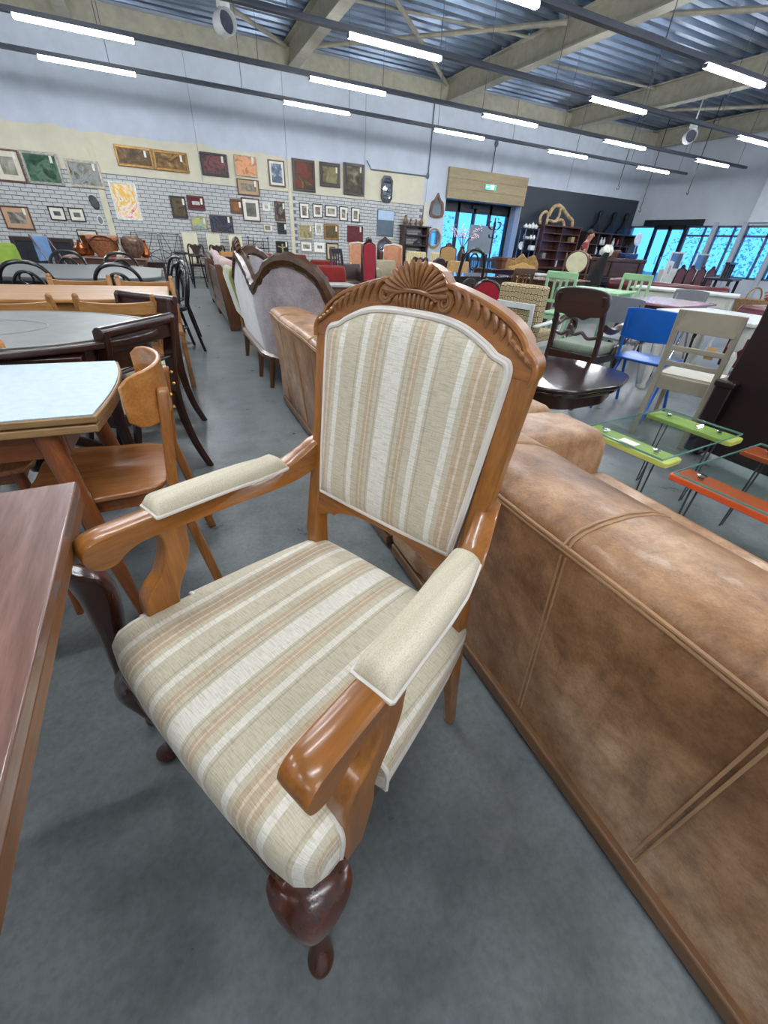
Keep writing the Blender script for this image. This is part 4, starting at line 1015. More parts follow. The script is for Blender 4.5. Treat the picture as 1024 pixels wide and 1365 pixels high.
# big dark cabinet/bedstead at the right edge
dk = thing('dark_bedstead', 'tall near-black wooden bed end with curved top at the right edge', 'bed end', (0,0,0))
M_ebony = plain('ebony_wood', (32,15,17), .38, var=.15, scale=9)
out = spline([(1.46,.05),(1.46,.52),(1.45,.85),(1.46,1.05),(1.42,1.16),(1.3,1.24),(.9,1.30),(.5,1.32),(.1,1.30),(-.3,1.24),(-.42,1.16),(-.46,1.05),(-.46,.05)], 3)
MB().prism(out, 3.15, 3.25, 'x').build('end_panel', M_ebony, dk, .012, seg=3)
for y in (1.43, -.43):
    MB().box(3.10,3.29,y-.05,y+.05,.03,.50).build('post', M_ebony, dk, .008)
    MB().box(3.085,3.305,y-.062,y+.062,.48,.525).build('post_cap', M_ebony, dk, .012)
    MB().lathe([(.02,0),(.045,.02),(.05,.05),(.03,.07)], 10, (3.195,y,0)).build('bun_foot', M_ebony, dk)
# patterned rocking chair with white frame
t = NT('ogee_pattern'); v = t.coord('Object', (27, 27, 20)); vor = t.n('TexVoronoi', Scale=1.0, _feature='DISTANCE_TO_EDGE', Randomness=.3); t.l(v, vor.inputs['Vector'])
M_ogee = t.fin(t.ramp(vor.outputs[0], [(.05, (92,72,46)), (.12, (196,178,138)), (.22, (196,178,138)), (.30, (124,98,62)), (.42, (190,170,128))]), .9)
M_wframe = plain('white_frame', (206,208,204), .45, var=.04)
rk = thing('rocking_chair', 'white framed rocking chair with brown ogee patterned back cushion', 'rocking chair', (3.54,3.80,0), 90+20)
MB().box(-.255,.255,.16,.30,.40,.86).build('back_cushion', M_ogee, rk, .03, seg=3)
MB().box(-.255,.255,-.28,.20,.30,.42).build('seat_cushion', M_ogee, rk, .03, seg=3)
for s in (-1, 1):
    MB().bar((s*.20,.315,.27),(s*.20,.345,.70),.035,.03).build('back_post', M_wframe, rk, .004)
    MB().bar((s*.275,.34,.50),(s*.285,-.32,.545),.06,.022).build('arm', M_wframe, rk, .006)
    MB().lathe([(.032,0),(.035,.015),(.012,.03),(.016,.10),(.012,.15)], 8, (s*.28,-.24,.37)).build('arm_spindle', M_wframe, rk)
    MB().bar((s*.265,-.26,.06),(s*.265,-.24,.38),.035,.035).bar((s*.25,.28,.06),(s*.22,.31,.42),.035,.035).each('leg', M_wframe, rk, bevel=.004)
    MB().bar((s*.26,-.27,.30),(s*.25,.28,.30),.03,.05).build('side_rail', M_wframe, rk, .003)
    MB().tube(spline([(s*.265,-.46,.085),(s*.265,-.2,.03),(s*.265,.05,.018),(s*.26,.3,.03),(s*.26,.56,.10)], 4), .018, 8).build('rocker', M_wframe, rk)
MB().bar((-.2,.335,.67),(.2,.335,.67),.025,.055).bar((-.2,.32,.46),(.2,.32,.46),.025,.045).each('cross_rail', M_wframe, rk, bevel=.003)
# green chairs and table
M_mint = plain('mint_paint', (142,184,138), .5, var=.05)
def mint_chair(label, loc, rot):
    o = thing('green_chair', label, 'chair', loc, rot, 'mint green chairs')
    for s in (-1, 1):
        MB().loft([[(s*.19-.016,b-.018,z),(s*.19+.016,b-.018,z),(s*.19+.016,b+.018,z),(s*.19-.016,b+.018,z)] for z, b in ((0,.25),(.44,.20),(.93,.25))]).build('rear_leg', M_mint, o, .004)
        MB().bar((s*.18,-.19,.44),(s*.185,-.20,0),.035,.035,.026,.026).build('front_leg', M_mint, o, .004)
    MB().bar((-.205,.25,.905),(.205,.25,.905),.024,.085).build('top_rail', M_mint, o, .012, seg=3)
    MB().bar((-.19,.22,.60),(.19,.22,.60),.02,.04).build('lower_rail', M_mint, o, .003)
    for x in (-.08, 0, .08): MB().bar((x,.222,.60),(x,.247,.87),.032,.012).build('slat', M_mint, o, .002)
    MB().box(-.205,.205,-.21,.21,.43,.46).build('seat', M_mint, o, .008)
    MB().bar((-.18,-.19,.40),(.18,-.19,.40),.02,.05).bar((-.185,.2,.40),(.185,.2,.40),.02,.05).each('seat_rail', M_mint, o)
    return o
g1 = mint_chair('mint green slatted chair standing left of the mint green table', (4.86,4.62,0), 90+22)
dup(g1, 'mint green slatted chair at the far side of the mint green table', (6.0,4.55,0), -90+20)
def simple_table(name, label, loc, rot, lx, ly, h, topm, legm, legr=.03, leg='square', apron=.09, tt=.025, inset=.06, cat='table', group=None, drawers=0):
    o = thing(name, label, cat, loc, rot, group)
    MB().box(-lx/2,lx/2,-ly/2,ly/2,h-tt,h).build('table_top', topm, o, .006)
    a = inset+legr
    m = MB().box(-lx/2+a,lx/2-a,-ly/2+inset,-ly/2+inset+.02,h-tt-apron,h-tt).box(-lx/2+a,lx/2-a,ly/2-inset-.02,ly/2-inset,h-tt-apron,h-tt)
    m.box(-lx/2+inset,-lx/2+inset+.02,-ly/2+a,ly/2-a,h-tt-apron,h-tt).box(lx/2-inset-.02,lx/2-inset,-ly/2+a,ly/2-a,h-tt-apron,h-tt)
    m.each('apron', legm, o)
    for sx in (-1, 1):
        for sy in (-1, 1):
            x, y = sx*(lx/2-a), sy*(ly/2-a); H_ = h-tt
            if leg == 'square': MB().bar((x,y,H_),(x,y,0),legr*2,legr*2,legr*1.3,legr*1.3).build('leg', legm, o, .004)
            elif leg == 'turned': MB().lathe([(legr*.6,0),(legr*.8,.03),(legr*.5,.06),(legr*.7,.1),(legr,.35*H_/.7),(legr*1.2,.45*H_/.7),(legr*.7,.5*H_/.7),(legr*1.3,.53*H_/.7),(legr*1.3,H_)], 12, (x,y,0)).build('leg', legm, o)
            else: MB().tube([(x,y,H_),(x+sx*.05,y+sy*.05,0)], [legr*.7,legr*.7], 8).build('leg', legm, o)
    for k in range(drawers):
        w_ = (lx-2*a)/max(drawers, 1); x = -lx/2+a+w_*(k+.5)
        d_ = MB().box(x-w_*.36,x+w_*.36,-ly/2+inset-.012,-ly/2+inset,h-tt-apron+.02,h-tt-.02).build('drawer', legm, o, .003)
        MB().ball((x,-ly/2+inset-.022,h-tt-apron/2), .014, 8, 5).build('knob', M_brass, d_)
    return o
simple_table('green_table', 'mint green square table with matching chairs', (5.38,4.55,0), 22, .86, .80, .75, M_mint, M_mint, .03)
# white desk, white table, maroon table
M_dwhite = plain('old_white_paint', (208,206,196), .4, var=.05, coat=.15)
simple_table('white_desk', 'white desk with two drawers and panelled front', (7.22,4.50,0), 27-90, 1.42, .66, .765, M_dwhite, M_dwhite, .035, 'turned', .17, .03, .05, 'desk', None, 2)
simple_table('white_table', 'white table with turned legs behind the taupe chair', (4.62,2.38,0), 0, .84, .86, .75, M_dwhite, M_dwhite, .042, 'turned', .10, .03)
simple_table('maroon_table', 'maroon topped table between mint chairs and white desk', (5.25,3.42,0), 12, 1.05, .70, .74, plain('maroon_top', (150,112,124), .25, var=.08), M_darkwoodz, .03, 'tube', .06)
# chesterfields: rolled back with buttoned tufts
M_burg = plain('burgundy_leather', (88,28,36), .32, var=.2, scale=5, bump=.1, coat=.1)
def chesterfield(label, loc, rot, w):
    o = thing('chesterfield_sofa', label, 'sofa', loc, rot, 'burgundy chesterfields')
    MB().box(-w/2+.08,w/2-.08,.22,.40,.10,.66).build('back', M_burg, o, .02)
    MB().tube([(-w/2,.34,.66),(w/2,.34,.66)], .095, 14).build('back_roll', M_burg, o, .01)
    m = MB(); n = int(w/.16)
    for j, z in enumerate((.45,.58)):
        for k in range(n): m.ball((-w/2+.2+(w-.4)*(k+.5*(j % 2))/n, .215, z), (.075,.03,.065), 8, 5)
    m.build('tufting', M_burg, o, kind='stuff')
    MB().box(-w/2+.16,w/2-.16,-.42,.24,.10,.44).build('seat', M_burg, o, .04, seg=3)
    for s in (-1, 1):
        MB().box(min(s*(w/2-.18),s*(w/2-.02)),max(s*(w/2-.18),s*(w/2-.02)),-.44,.34,.08,.64).build('arm', M_burg, o, .02)
        MB().tube([(s*(w/2-.08),-.46,.66),(s*(w/2-.08),.34,.66)], .10, 14).build('arm_roll', M_burg, o, .01)
        for y in (-.36,.30): MB().lathe([(.03,0),(.035,.04),(.03,.1)], 8, (s*(w/2-.1),y,0)).build('foot', M_darkwoodz, o)
    return o
chesterfield('burgundy chesterfield sofa beyond the white desk', (9.25,6.15,0), 90+28, 2.1)
chesterfield('burgundy chesterfield sofa right behind the white table', (6.35,2.0,0), 90, 2.0)
# ================================================================== pictures and mirrors on the wall
def art(name, cols, scale=3.0, seed=0, dist=1.2):
    if name in MATS: return MATS[name]
    t = NT(name); v = t.coord('Object', (1,1,1), loc=(seed*3.7, seed*1.3, seed*2.1)); f = t.noise(v, scale, 6, .62, dist)
    n = len(cols); st = [(.30+.40*i/(n-1), c) for i, c in enumerate(cols)]
    MATS[name] = t.fin(t.ramp(f, st), .45, 0, 0, .3); return MATS[name]
PF = {}
def frame_mat(key):
    c = {'gold': (140,102,46), 'brown': (92,58,36), 'dark': (46,32,26), 'black': (28,27,28), 'white': (214,214,208), 'red': (84,30,34), 'silver': (150,146,136), 'pale': (176,168,148)}[key]
    return plain('frame_'+key, c, .4, .35 if key in ('gold', 'silver') else 0, var=.14, scale=20)
def picture(label, x0, x1, z0, z1, fr, fw, cols, mat_w=0, matc=(222,216,200), scale=3.0, seed=1, tagp=True, dep=.035, group='framed pictures on the wall', shape='rect'):
    o = thing('picture', label, 'picture', ((x0+x1)/2, D-.02, (z0+z1)/2), 0, group); w, h = (x1-x0)/2, (z1-z0)/2
    fm = frame_mat(fr); y0, y1 = -dep, 0.0
    m = MB()
    def quadbar(p, q, r_, s_): m.loft([[(a, y0, b) for a, b in (p, q, r_, s_)], [(a, y1, b) for a, b in (p, q, r_, s_)]])
    quadbar((-w,-h),(w,-h),(w-fw,-h+fw),(-w+fw,-h+fw)); quadbar((w,-h),(w,h),(w-fw,h-fw),(w-fw,-h+fw))
    quadbar((w,h),(-w,h),(-w+fw,h-fw),(w-fw,h-fw)); quadbar((-w,h),(-w,-h),(-w+fw,-h+fw),(-w+fw,h-fw))
    for b in m.each('frame_side', fm, o, bevel=.006): pass
    iw, ih = w-fw, h-fw
    if mat_w: 
        MB().box(-iw, iw, y0*.5, -.002, -ih, ih).build('mount', plain('mount_%d_%d_%d' % matc, matc, .8, var=.03), o); iw -= mat_w; ih -= mat_w
    MB().box(-iw, iw, y0*.6, -.004, -ih, ih).build('image', art('art_%s_%d' % (''.join('%02x' % int(c) for q in cols for c in q)[:10], seed), cols, scale, seed), o)
    if tagp: MB().box(w*.55, w*.55+.05, y0-.006, y0-.002, h-fw-.13, h-fw+.0).build('price_tag', M_tag, o)
    return o
sep = [(70,62,52),(140,126,104),(196,184,158)]
picture('framed pale landscape print cut off by the left edge', -3.20,-2.66,1.86,2.45,'brown',.035,[(196,188,168),(150,146,130),(96,94,84)],.10,(214,206,186),3,1)
picture('framed green painting of trees in a park', -2.63,-1.93,1.87,2.46,'silver',.05,[(18,40,30),(40,84,58),(96,120,96),(26,52,40)],0,scale=4,seed=2)
picture('framed painting of an old house under a grey sky', -1.80,-1.10,1.88,2.40,'pale',.05,[(52,48,40),(128,122,104),(150,156,158),(84,74,56)],0,scale=4,seed=3)
picture('sepia tree print with wide tan mount', -3.40,-2.84,.95,1.41,'brown',.03,[(60,56,52),(120,112,104),(190,176,156)],.09,(190,154,122),4,4)
picture('small print with dark oval portrait, left of the pair', -2.45,-2.12,1.18,1.46,'dark',.025,[(40,40,42),(96,96,96),(60,60,62)],.07,scale=6,seed=5,tagp=False)
picture('small print with dark oval portrait, right of the pair', -2.04,-1.71,1.18,1.46,'dark',.025,[(44,44,44),(110,108,104),(58,58,60)],.07,scale=6,seed=6)
picture('bright abstract poster in red, yellow, blue and white', -1.01,-.42,1.28,2.06,'white',.035,[(206,52,34),(226,84,50),(238,230,212),(234,176,44),(236,226,200),(30,62,112)],.02,scale=1.9,seed=11)
picture('wide gilt framed old master landscape, left of the pair', -.69,.12,2.375,2.77,'gold',.055,[(36,24,14),(96,70,36),(168,134,80)],0,scale=4,seed=8)
picture('wide gilt framed old master group scene, right of the pair', .135,.93,2.37,2.765,'gold',.055,[(40,26,14),(110,78,36),(176,142,84)],0,scale=5,seed=9)
picture('dark flower still life in a black frame', 1.24,1.91,2.37,2.84,'black',.05,[(36,32,32),(70,52,50),(128,70,74),(44,44,44)],0,scale=6,seed=10)
picture('orange desert picture in a thin frame', 2.09,2.67,2.435,2.87,'pale',.02,[(206,126,84),(222,158,112),(120,80,50)],0,scale=4,seed=11)
picture('upright blue and white religious print in brown frame', 2.98,3.43,2.29,2.86,'brown',.03,[(56,72,92),(84,104,126),(206,206,196)],.05,scale=4,seed=12)
picture('tan mounted street print below the orange picture', 2.09,2.68,2.025,2.38,'brown',.025,[(74,70,64),(150,138,118),(112,104,90)],.07,(176,148,118),5,13)
picture('upright photograph with broad white mount', 2.15,2.64,1.445,1.975,'brown',.03,[(70,68,62),(110,106,96),(150,144,132)],.08,(226,222,212),4,14)
picture('small brown wooden icon beside the white-mounted photograph', 1.845,2.135,1.595,1.925,'brown',.06,[(120,72,34),(160,104,48)],0,scale=5,seed=15)
picture('small print with deep red mount and frame', .74,1.17,1.60,1.915,'red',.05,[(150,150,146),(206,202,196),(96,96,94)],.07,(96,38,44),5,16)
picture('dark scalloped wooden relief left of the red framed print', .32,.70,1.40,1.875,'dark',.05,[(62,50,34),(96,80,50),(44,34,24)],0,scale=5,seed=17)
picture('small still life with yellow fruit', .75,1.16,1.175,1.475,'silver',.03,[(120,140,140),(150,164,158),(206,196,70),(90,110,110)],0,scale=5,seed=18)
picture('dark picture of a blue-grey dog', 1.24,1.85,1.135,1.525,'brown',.02,[(28,30,42),(70,76,96),(40,40,46),(104,98,88)],0,scale=3.5,seed=19)
picture('tiny white framed picture above', 2.72,2.93,1.71,1.90,'white',.03,[(120,120,116),(190,186,178)],.03,scale=8,seed=20)
picture('tiny landscape in pale frame below', 2.69,2.94,1.21,1.41,'pale',.03,[(84,84,76),(150,146,130)],.02,scale=8,seed=21)
picture('portrait of a bearded man in brown frame', 3.06,3.36,1.50,1.96,'brown',.04,[(34,32,30),(60,56,50),(170,150,128)],0,scale=4,seed=22)
picture('small black framed dark picture', 3.10,3.36,1.19,1.47,'black',.04,[(20,24,30),(44,54,62)],0,scale=5,seed=23)
crux = picture('black velvet panel with pale crucifix figure', 3.01,3.38,.55,1.01,'black',.015,[(26,26,24),(30,30,28)],0,scale=3,seed=24)
m = MB().tube([(3.195,D-.07,.62),(3.195,D-.07,.94)], [.02,.026], 6).tube([(3.06,D-.07,.88),(3.195,D-.07,.85),(3.33,D-.07,.88)], .014, 6).ball((3.195,D-.07,.92), .03, 8, 5)
m.xf(lambda x, y, z: (x-3.195, y-D+.02, z-.78)).build('crucifix_figure', plain('pale_wood', (170,152,112), .6), crux)
picture('large upright dark painting with a red robed figure', 3.645,4.30,2.24,2.95,'dark',.07,[(34,24,18),(120,44,30),(60,42,28),(150,110,66)],0,scale=3,seed=25,tagp=False)
picture('dark framed river landscape between two larger paintings', 4.44,5.065,2.41,2.955,'dark',.09,[(70,64,44),(120,110,76),(156,146,108)],0,scale=3.5,seed=26)
picture('large upright dark interior scene right of the river landscape', 5.17,5.83,2.27,3.01,'dark',.07,[(30,26,20),(76,66,50),(150,134,104)],0,scale=4,seed=27)
for i, (a, b, c, d_, nm) in enumerate(((3.79,4.08,1.60,1.98,'small etching, first of the five white-mounted row'),(4.19,4.50,1.65,1.985,'small etching, second of the five white-mounted row'),(4.58,4.96,1.69,1.98,'small etching, middle of the five white-mounted row'),(5.03,5.30,1.62,1.98,'small etching, fourth of the five white-mounted row'),(5.42,5.70,1.61,1.98,'small etching, last of the five white-mounted row'))):
    picture(nm, a, b, c, d_, 'dark', .022, sep, .055, (228,226,218), 6, 30+i)
picture('gilt framed mountain landscape', 3.71,4.17,1.09,1.47,'pale',.04,[(120,108,76),(168,154,110),(90,84,66)],0,scale=5,seed=36)
picture('tiny white framed portrait sketch', 4.24,4.48,1.21,1.52,'white',.02,[(130,124,118),(206,200,190)],.03,scale=8,seed=37)
picture('dark painting in a broad gilt frame', 4.525,5.0,1.12,1.52,'gold',.05,[(48,44,30),(96,84,50),(60,56,40)],0,scale=5,seed=38)
picture('dark red woven picture', 5.29,5.82,1.08,1.52,'red',.02,[(70,22,26),(104,40,40),(54,18,22)],0,scale=8,seed=39)
picture('small white-mounted print, left of the lower pair', 3.765,4.13,.77,1.04,'silver',.02,sep,.06,(230,228,222),7,40,False)
picture('small white-mounted print, right of the lower pair', 4.19,4.545,.77,1.05,'white',.02,sep,.08,(234,232,226),7,41,False)
picture('upright engraving of a church in dark frame with tan mount', 4.585,4.99,.58,1.04,'dark',.03,[(60,60,56),(120,116,106)],.07,(196,176,136),6,42,False)
picture('narrow upright print low on the wall', 5.39,5.62,.60,1.0,'dark',.025,sep,.05,(196,186,160),7,43,False)
picture('framed drawing leaning behind the copperware', -2.00,-1.56,.70,1.02,'dark',.025,[(190,186,172),(206,200,186),(150,144,130)],0,scale=4,seed=44,tagp=False)
# mask and oval medallion
m = MB(); m.prism(spline([(-.08,.10),(.0,.13),(.07,.08),(.10,-.04),(.08,-.13),(.02,-.15),(-.05,-.10),(-.09,0)], 4, True), -.05, 0)
o = m.build('wall_mask', plain('dark_bronze', (64,62,66), .5, .3, var=.2), None, .02, seg=3); o.location = (-1.43, D-.018, 1.61); tag(o, 'dark carved mask hanging above the oval medallion', 'mask')
md = thing('medallion', 'small oval medallion with white rim', 'wall plaque', (-1.40, D-.02, 1.24))
MB().loft([[(a, d_, b) for a, b in arc(0,0,.075,0,345,24,.105)] for d_ in (-.02, 0)]).build('rim', M_white, md, .006)
MB().loft([[(a, d_, b) for a, b in arc(0,0,.05,0,345,24,.078)] for d_ in (-.026, -.02)]).build('cameo', plain('cameo', (120,116,112), .5), md)
# mirrors
def mirror(label, x, z, out, inn, fm, y=D-.02, dep=.04, extra=None):
    o = thing('wall_mirror', label, 'mirror', (x, y, z))
    n = len(out); m = MB(); rings = []
    for k in range(n):
        (a, b), (c, d_) = out[k], inn[k]; rings.append([(a,0,b),(a,-dep,b),(c,-dep,d_),(c,-dep*.3,d_)])
    m.loft(rings, closed=True); m.build('frame', fm, o)
    MB().loft([[(a,-dep*.35,b) for a, b in inn], [(a,-dep*.2,b) for a, b in inn]]).build('mirror_glass', M_mirror, o)
    if extra: extra(o)
    return o
oc = [(-.10,.33),(.10,.33),(.185,.22),(.185,-.22),(.10,-.33),(-.10,-.33),(-.185,-.22),(-.185,.22)]
mirror('tall octagonal wall mirror with dark frame', 6.60, 2.50, oc, [(a*.72,b*.82) for a, b in oc], frame_mat('black'))
ar = spline([(-.24,-.30),(.24,-.30),(.24,.02),(.20,.10),(.13,.14),(.06,.24),(0,.33),(-.06,.24),(-.13,.14),(-.20,.10),(-.24,.02)], 3, True)
mirror('carved arched wall mirror left of the entrance', 8.46, 2.24, ar, [(a*.66,b*.72-.03) for a, b in ar], frame_mat('brown'))
ovl = arc(0,0,.25,0,350,36,.29)
mirror('oval gilt wall mirror below the arched mirror', 8.47, 1.33, ovl, [(a*.80,b*.84) for a, b in ovl], plain('frame_oldgold', (150,120,78), .4, .4, var=.15))
# grey-blue board and dark wall shelf with vases
bp = thing('colour_panel', 'two-tone board, pale blue over slate, on the brick wall', 'board', (6.60, D-.02, 1.65))
MB().box(-.29,.29,-.03,0,-.34,.34).build('board', plain('slate_blue', (84,100,112), .6, var=.04), bp)
MB().box(-.275,.275,-.034,-.03,.08,.325).build('pale_half', plain('pale_blue_half', (168,190,214), .5, var=.03), bp)
sf = thing('wall_shelf', 'dark wooden shelf unit with open shelves beside the entrance', 'shelf', (7.60, D-.20, 0))
for x in (-.42,.42): MB().box(x-.045,x+.045,-.17,.16,.30,1.62).build('side', M_darkwoodz, sf, .005)
for z in (.34,.75,1.10,1.38,1.62): MB().box(-.46 if z < 1.6 else -.52,.46 if z < 1.6 else .52,-.17 if z < 1.6 else -.20,.16,z-.02,z+.02).build('shelf_board', M_darkwood, sf, .004)
MB().box(-.44,.44,-.16,.16,0,.32).build('plinth', M_darkwood, sf, .005)
M_vase = plain('brown_glaze', (112,92,72), .3, var=.4, scale=12)
for i, (x, s_) in enumerate(((-.36,1.15),(-.17,.8),(.02,.75),(.22,1.0))):
    o = MB().lathe([(.03*s_,0),(.07*s_,.05*s_),(.075*s_,.10*s_),(.04*s_,.16*s_),(.03*s_,.19*s_),(.04*s_,.22*s_)], 12).build('vase', M_vase)
    o.location = (7.60+x, D-.21, 1.642); tag(o, ['tall mottled vase at the left end of the dark wall shelf','small mottled vase second on the dark wall shelf','small mottled vase third on the dark wall shelf','mottled vase at the right end of the dark wall shelf'][i], 'vase', 'vases on the wall shelf')
tag(MB().prism(spline([(-.1,0),(.1,0),(.13,.03),(.08,.06),(.04,.05),(.02,.12),(-.03,.09),(-.08,.06)], 3), -.04, .04, 'y').xf(lambda x,y,z: (7.68+x, D-.22+y, 1.125+z)).build('ornament', M_black), 'small black ornament on the dark wall shelf', 'ornament')
# ================================================================== furniture in the middle and far part of the hall
M_redf = fabric('brick_red_fabric', (132,36,32), .85, .08)
R = {}
r0 = armchair('red_armchair', 'brick red box armchair with its back to the camera, nearest of the red set', (2.24,7.30,0), 180, M_redf, .60, .60, .80, .42, .58, M_darkwoodz, .12, 'box', group='red armchairs')
dup(r0, 'brick red armchair directly behind the nearest red armchair', (2.70,9.0,0), 180)
dup(r0, 'brick red armchair in front of the white-mounted prints', (2.72,10.75,0), 0)
dup(r0, 'brick red armchair left-most of the red set, behind the grey sofa crest', (1.98,10.55,0), 15)
dup(r0, 'brick red armchair in the middle of the red set', (1.98,9.3,0), 165)
M_grtop = plain('grey_stone_top', (150,146,138), .4, var=.08)
def box_table(label, x, y, h, w):
    o = thing('box_side_table', label, 'side table', (x, y, 0), 0, 'box side tables')
    MB().prism(rrect(-w/2,w/2,-w/2,w/2,.05,4), h-.03, h, 'z').build('table_top', M_grtop, o, .005)
    MB().box(-w/2+.03,w/2-.03,-w/2+.03,w/2-.03,.03,h-.03).build('body', M_walnutz, o, .006)
    d_ = MB().box(-w/2+.06,w/2-.06,-w/2+.018,-w/2+.03,h*.5,h-.06).build('drawer', M_walnut, o, .003); MB().ball((0,-w/2+.01,h*.74), .012, 8, 4).build('knob', M_brass, d_)
box_table('brown box side table with grey top behind the armchair crest', 2.22, 6.50, .60, .46)
box_table('small box side table with grey top among the red armchairs', 2.28, 8.05, .60, .36)
# generic high-back / dining chair with panel back (front = local -y)
def panel_chair(name, label, loc, rot, h, w, backm, framem, seatm=None, back='panel', group=None, backz=.52, legc=False):
    o = thing(name, label, 'chair', loc, rot, group); hw = w/2
    for s in (-1, 1):
        MB().tube([(s*hw,.24,0),(s*hw,.19,.44),(s*hw,.22,h*.75),(s*hw*(.96),.25,h*.96)], [.016,.02,.018,.016], 8).build('rear_leg', framem, o)
        MB().tube([(s*hw*.98,-.19,.43),(s*hw*.98,-.21,.2),(s*hw*.98,-.20,0)], [.024,.02,.015], 8).build('front_leg', framem, o)
    MB().box(-hw-.01,hw+.01,-.21,.21,.38,.43).build('seat_frame', framem, o, .006)
    MB().box(-hw,hw,-.21,.18,.43,.475).build('seat_pad', seatm or backm, o, .02, seg=3)
    if back == 'oval':
        zc = (h+backz)/2; out = arc(0,zc,hw*.92,0,350,28,(h-backz)/2)
        MB().tube([(a,.225,b) for a, b in out], .02, 8, True).build('back_frame', framem, o)
        MB().loft([[(a*.95,.205,zc+(b-zc)*.95) for a, b in out],[(a*.95,.240,zc+(b-zc)*.95) for a, b in out]]).build('back_panel', backm, o, .008)
    elif back == 'loop':
        zc = (h+backz)/2
        hoop = spline([(-hw,.20,.45),(-hw*1.02,.22,zc),(-hw*.8,.25,h-.07),(0,.26,h),(hw*.8,.25,h-.07),(hw*1.02,.22,zc),(hw,.20,.45)], 4)
        MB().tube(hoop, .02, 8).build('back_hoop', framem, o)
        out = arc(0,backz+.14,hw*.75,0,350,24,.17); MB().loft([[(a,.215,b) for a, b in out],[(a,.245,b) for a, b in out]]).build('back_panel', backm, o, .01)
        MB().tube([(a,.25,b) for a, b in arc(0,h-.13,.06,0,345,14,.085)], .011, 6, True).build('ring', framem, o)
    elif back == 'slats':
        MB().bar((-hw,.25,h-.05),(hw,.25,h-.05),.02,.08).build('top_rail', framem, o, .006)
        for k in range(5): MB().bar((-hw+w*(k+.5)/5,.20,.46),(-hw+w*(k+.5)/5,.245,h-.08),.028,.012).build('slat', framem, o)
    elif back == 'vase':
        MB().tube(spline([(-hw,.24,h-.09),(-hw*.8,.25,h-.015),(-hw*.3,.255,h-.04),(0,.256,h-.02),(hw*.3,.255,h-.04),(hw*.8,.25,h-.015),(hw,.24,h-.09)], 4), .02, 8).build('top_rail', framem, o)
        MB().prism(spline([(-.035,.45),(-.03,.56),(-.075,.68),(-.10,.76),(-.13,h-.04),(.13,h-.04),(.10,.76),(.075,.68),(.03,.56),(.035,.45)], 3), .235, .25, 'y').build('splat', framem, o, .003)
    else:
        out = spline([(-hw*.93,backz),(-hw*.93,h-.12),(-hw*.7,h-.05),(0,h-.01),(hw*.7,h-.05),(hw*.93,h-.12),(hw*.93,backz)], 3)
        MB().prism(out, .20, .245, 'y').build('back_panel', backm, o, .012, seg=3)
        MB().tube([(a*1.05,.235,b+.012) for a, b in out], .02, 7).build('back_frame', framem, o)
        m = MB()
        for k in range(5):
            a = math.radians(30+30*k); m.ball((.07*math.cos(a),.235,h+.0+.05*math.sin(a)), (.022,.02,.035), 7, 5)
        m.build('carved_crest', framem, o, kind='stuff')
    return o
M_crim = fabric('crimson_velvet', (150,22,40), .8, .08); M_blk = plain('black_leather', (26,25,26), .45, var=.1)
panel_chair('high_back_chair', 'tall carved chair with crimson velvet back beyond the shell crest', (3.58,8.15,0), 24, 1.13, .36, M_crim, M_darkwoodz, backz=.50)
panel_chair('slat_back_chair', 'dark slat-back chair left of the crimson high-back chair', (2.88,7.85,0), 40, 1.02, .40, M_darkwood, M_darkwoodz, M_darkwood, 'slats')
panel_chair('loop_back_chair', 'black loop-back chair with oval padded back above the crest', (3.46,5.10,0), 175, 1.13, .34, M_blk, plain('black_lacquer', (18,17,18), .28), M_blk, 'loop')
panel_chair('balloon_chair', 'small carved chair with red buttoned back left of the patterned rocker', (3.42,4.52,0), 150, .84, .36, M_crim, M_darkwoodz, back='oval', backz=.50)
panel_chair('wooden_chair', 'brown slat-back chair at the long brown table', (5.0,5.92,0), 180, .93, .40, M_walnut, M_walnutz, M_walnut, 'slats')
panel_chair('carved_dining_chair', 'dark pierced-back dining chair, left of the pair above the crest', (4.72,8.75,0), 175, .93, .34, M_darkwood, M_darkwoodz, M_seatcream, 'vase')
panel_chair('carved_dining_chair', 'dark pierced-back dining chair, right of the pair above the crest', (5.14,8.72,0), 185, .92, .36, M_darkwood, M_darkwoodz, M_seatcream, 'oval', backz=.6)
M_cane = plain('woven_cane', (166,132,84), .7, var=.2, scale=60)
panel_chair('cane_chair', 'carved wooden chair with cane back left of the black loop-back chair', (6.48,10.25,0), -25, 1.14, .40, M_cane, M_walnutz, M_cane)
panel_chair('oval_back_chair', 'oval-back chair with cream upholstery in front of the man', (8.72,8.15,0), -38, 1.20, .54, plain('cream_linen', (196,190,156), .8, var=.06), M_walnutz, back='oval', backz=.74)
# wing and tub armchairs
M_peach = fabric('peach_fabric', (196,140,108), .85, .07); M_pcream = plain('cream_frame', (214,204,180), .5, var=.04)
w0 = armchair('wing_chair', 'peach wing chair with cream frame, left one by the picture wall', (4.66,11.75,0), -10, M_peach, .52, .62, 1.07, .42, .60, M_pcream, .2, 'wood', .5, frame=M_pcream, group='peach wing chairs')
dup(w0, 'peach wing chair with cream frame, right one by the picture wall', (5.70,11.85,0), -18)
t = NT('gold_stripe_fabric'); v = t.coord('Object', (1,1,1)); wv = t.n('TexWave', Scale=9.0, Distortion=0.0); t.l(v, wv.inputs['Vector'])
M_gstr = t.fin(t.ramp(wv.outputs['Fac'], [(.3, (176,152,96)), (.5, (206,190,146)), (.75, (214,204,170))]), .85)
s0 = armchair('striped_armchair', 'gold striped armchair, left one in front of the dark shelf', (5.84,10.75,0), -22, M_gstr, .56, .60, .98, .42, .58, M_walnutz, .16, 'none', group='gold striped armchairs')
dup(s0, 'gold striped armchair, right one below the oval mirror', (6.66,10.95,0), -28)
